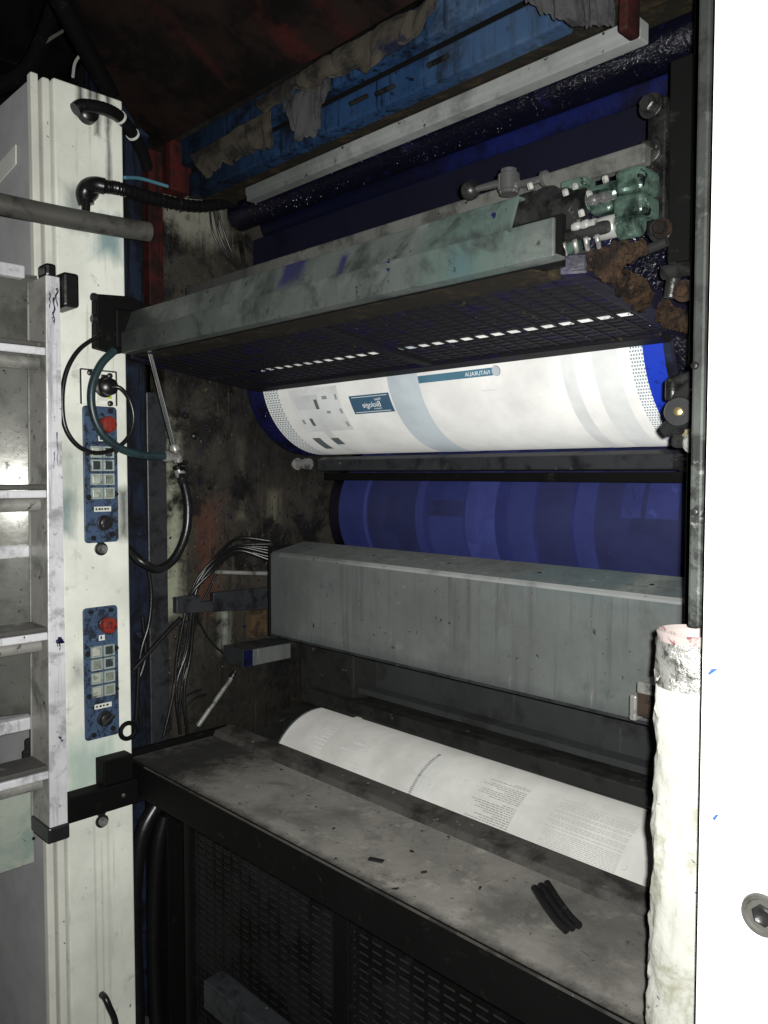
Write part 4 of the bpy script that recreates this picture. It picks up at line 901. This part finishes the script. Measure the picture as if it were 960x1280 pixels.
# blue beams
t = thing('blue_double_beam', 'blue painted double beam with dirty rags draped over it', 'beam', (-1.2, 1.15, 2.25))
MB().prism_x([(1.15, 1.5+.638*1.15), (1.15, 1.5+.688*1.15), (1.19, 1.5+.70*1.15), (1.19, 1.5+.638*1.15)], -1.90, PY(700, 40, 1.15).x).build('lower_beam', 'blue_beam', t, .004)
MB().prism_x([(1.13, 1.5+.715*1.13), (1.13, 1.5+.775*1.13), (1.18, 1.5+.78*1.13), (1.18, 1.5+.715*1.13)], -1.90, PY(700, 40, 1.15).x).build('upper_beam', 'blue_beam', t, .004)
MB().prism_x([(1.16, 1.5+.66*1.16), (1.16, 1.5+.75*1.15), (1.17, 1.5+.75*1.15), (1.17, 1.5+.66*1.16)], -1.90, PY(690, 40, 1.15).x).build('gap_plate', 'black_steel', t)
for (u, v) in ((438, 130), (535, 82), (470, 118)):
    p = PY(u, v, 1.14); MB().tube([p, p+Vector((.05, 0, 0))], .005, 10, 1).build('gap_bolt', 'dark_metal', t)
# hood
t = thing('brown_hood', 'dark red-brown streaked hood plate overhead', 'hood', (-1.2, .9, 2.4))
hz = lambda y: 2.62+(1.5+.785*1.10-2.62)*(y-.62)/.48
MB().prism([(x, y, hz(y)) for x, y in ((-1.985, 1.10), (-1.90, .93), (-1.66, .62), (-.50, .62), (-.50, 1.10))], (0, 0, .02)).build('hood_plate', 'hood_brown', t)
MB().tube([(-1.915, .945, hz(.945)-.012), (-1.66, .61, hz(.61)-.012)], .022, 16, 1).build('hood_edge_tube', 'black_steel', t)
m = MB().box(PX(214, 236, -1.93), PX(240, 180, -1.93)+Vector((-.05, 0, 0))).build('red_end', 'red_paint', t, .004)
for k in range(2):
    a = PX(200, 67+k*13, -1.86); b = PX(240, 40+k*13, -1.86)
    MB().tube([a, b], .0022, 6, 1).build('slot_edge', 'steel', t)
# rags
def rag(name, label, top, bottom, y, material, seed, slack=.022):
    """cloth between a top edge and a lower edge traced in the photograph, hung in soft folds"""
    nu, nv = 60, 30; rows = []
    def along(pl, f):
        f *= len(pl)-1; k = min(int(f), len(pl)-2); w = f-k; w = w*w*(3-2*w)
        return pl[k][0]*(1-w)+pl[k+1][0]*w, pl[k][1]*(1-w)+pl[k+1][1]*w
    for i in range(nu+1):
        a = along(top, i/nu); b = along(bottom, i/nu); row = []
        for j in range(nv+1):
            g = j/nv; p = PY(a[0]*(1-g)+b[0]*g, a[1]*(1-g)+b[1]*g, y)
            q = Vector((i*.13+seed*7, g*.7, seed))
            fold = noise.noise(q)*.9+noise.noise(q*2.3+Vector((0, 3, 0)))*.45
            bulge = math.sin(math.pi*min(1, g*1.15))*.6+.4*g
            edge = noise.noise(Vector((i*.35, seed*3, 1)))*.012*g
            row.append(Vector((p.x, y-.012-slack*.35*bulge-slack*fold*(.35+.65*g), p.z+edge)))
        rows.append(row)
    return tag(MB().grid(rows).build(name, material, None, solid=.003), label, 'rag')
rag('dirty_rag', 'brown dirty rag draped over the left end of the blue beam', [(243, 196), (275, 178), (310, 158), (345, 136)], [(262, 224), (292, 205), (322, 190), (346, 186)], 1.10, 'cloth_dirty', 1)
rag('dirty_rag', 'grey dirty rag hanging in a point over the blue beam', [(360, 132), (385, 112), (408, 92), (424, 78)], [(366, 146), (380, 180), (400, 166), (418, 112)], 1.10, 'cloth_grey', 2)
rag('dirty_rag', 'dark bunched rag stretched along the top of the blue beam', [(325, 128), (370, 100), (420, 70), (470, 40), (520, 16), (560, -10)], [(340, 142), (385, 116), (430, 96), (470, 90), (510, 62), (556, 16)], 1.07, 'cloth_dirty', 3, .030)
rag('hanging_sheet', 'grey dirty sheet hanging beside the red edge overhead', [(640, -50), (690, -60), (740, -70), (775, -75)], [(668, 8), (700, 30), (745, 40), (772, 36)], 1.06, 'cloth_grey', 4, .025)
tag(MB().box(PY(772, 40, 1.09), PY(785, -30, 1.09)+Vector((0, .04, 0))).build('red_edge', 'red_paint', None, .004), 'narrow red edge beside the hanging grey sheet', 'edge strip')

# things up on the far left
cable('overhead_hose', 'fat black hose curving overhead beyond the grey cabinet', 'hose', [PX(-30, 190, -2.3), PX(40, 170, -2.3), (PX(90, 120, -2.3)), PX(125, 60, -2.3), PX(145, -30, -2.3)], .030)
cable('overhead_hose', 'second black hose lying under the fat overhead hose', 'hose', [PX(-30, 120, -2.35), PX(30, 90, -2.35), PX(60, 30, -2.35), PX(75, -30, -2.35)], .022)
cable('pale_cable', 'thin pale cable drooping onto the top of the white column', 'cable', [PX(91, 96, -1.95), PX(95, 76, -1.97), PX(112, 58, -2.0), PX(130, 42, -2.05), PX(142, 5, -2.1)], .0035, 'print_text')
t = tag(MB().box(PX(112, 52, -2.4), PX(145, -10, -2.4)+Vector((-.1, 0, 0))).build('junction_box', 'cabinet_grey', None, .004), 'grey box hung overhead behind the black hose', 'box')
tag(MB().box(PX(-40, 60, -3.0), PX(40, -60, -3.0)+Vector((-.1, 0, 0))).build('wall_bracket', 'guard_black', None, .004), 'dark bracket in the shadows above the cabinet', 'bracket')
tag(MB().box((-2.03, .96, 2.38), (-1.95, 1.10, 2.75)).build('blue_post', 'blue_paint', None, .004), 'dark blue post above the white column', 'post')
tag(MB().prism([PX(58, 54, -2.2), PX(86, 36, -2.2), PX(86, 30, -2.2), PX(76, 38, -2.2), PX(62, 46, -2.2)], (-.01, 0, 0)).build('light_reflection', 'alu_sheet'), 'small light reflection between the overhead hoses, built as a metal tab', 'tab')  # reflection of light put in as a bright piece of metal

# ------------------------------------------------------------------ wet ink beads that catch the flash
def beads(parent, name, pts, rmin, rmax, material, seed):
    rr = random.Random(seed); m = MB()
    base = bmesh.new(); bmesh.ops.create_icosphere(base, subdivisions=1, radius=1); bv = [v.co.copy() for v in base.verts]; bf = [tuple(v.index for v in f.verts) for f in base.faces]; base.free()
    for p in pts:
        r = rmin+(rmax-rmin)*rr.random()**3; st = 1+2.2*rr.random()**3
        m.add([p+Vector((v.x*r, v.y*r, v.z*r*st)) for v in bv], bf, True)
    o = m.build(name, material, parent, fix=False); o['kind'] = 'stuff'; return o
rb = random.Random(5)
frame = bpy.data.objects['press_side_frame']
pts = []
while len(pts) < 520:
    y, z = rb.uniform(1.13, 1.85), rb.uniform(.85, 2.4)
    if noise.noise(Vector((y*9, z*2.2, 3))) > -.05: pts.append(Vector((-1.999, y, z)))
beads(frame, 'ink_beads', pts, .0006, .0030, 'wet_bead', 1)
ur = bpy.data.objects['upper_plate_roll']
pts = [c1.pt(xe2+.006+rb.random()*.09, rb.uniform(-1.2, .5), .006) for k in range(170)]+[c1.pt(-1.99+rb.random()*(xp0+1.98), rb.uniform(-1.5, .4), .0035) for k in range(120)]
beads(ur, 'ink_beads', pts, .0006, .0026, 'wet_bead', 2)
ir = bpy.data.objects['ink_roller']
pts = []
while len(pts) < 800:
    x = rb.uniform(-1.9, -.58); a = rb.uniform(-1.5, .9)
    if noise.noise(Vector((x*7, a, 1))) > -.1: pts.append(Vector((x, 1.36-.042*math.cos(a), 1.5+.560*1.33+.042*math.sin(a))))
beads(ir, 'ink_beads', pts, .0007, .0032, 'wet_bead', 3)
sg = bpy.data.objects['slotted_guard']
pts = []
while len(pts) < 260:
    x, y = rb.uniform(-1.85, xg1+.04), rb.uniform(1.02, 1.36)
    if rb.random() < .25+.75*(x+1.85)/1.2: pts.append(Vector((x, y, gz(y)-.0032)))
beads(sg, 'ink_beads', pts, .0005, .0018, 'wet_bead', 4)

def tie(parent, p, axis, r, material='sticker'):
    MB().lathe(Vector(p)-Vector(axis).normalized()*.003, axis, [(0, r), (.006, r)], 16).build('cable_tie', material, parent)
uh = bpy.data.objects['upper_hose']; tie(uh, PX(150, 147, -1.84), PX(166, 168, -1.87)-PX(140, 140, -1.83), .0165); tie(uh, PX(166, 168, -1.87), PX(178, 190, -1.91)-PX(155, 152, -1.85), .0165)
gs = bpy.data.objects['gas_strut']
MB().lathe(PX(223, 586, -1.84), PX(230, 605, -1.84)-PX(221, 582, -1.84), [(0, .0125), (.006, .0135), (.016, .0135), (.02, .0125)], 14).build('hose_clamp', 'steel', gs)

for k, (pts, r) in enumerate((([(245, 770), (262, 800), (285, 822)], .0028), ([(222, 880), (236, 868), (252, 862)], .003), ([(226, 892), (242, 874), (258, 868)], .003), ([(300, 690), (280, 700), (262, 735), (250, 760)], .004), ([(178, 770), (182, 820), (172, 860), (176, 905)], .006))):
    cable('stray_wire', ('short dark wire under the clamp arm', 'upper short wire stub low on the wall', 'lower short wire stub low on the wall', 'black wire behind the thin wire bundle', 'thick black cable dangling beside the column edge')[k], 'wire', X(-1.975, pts), r)
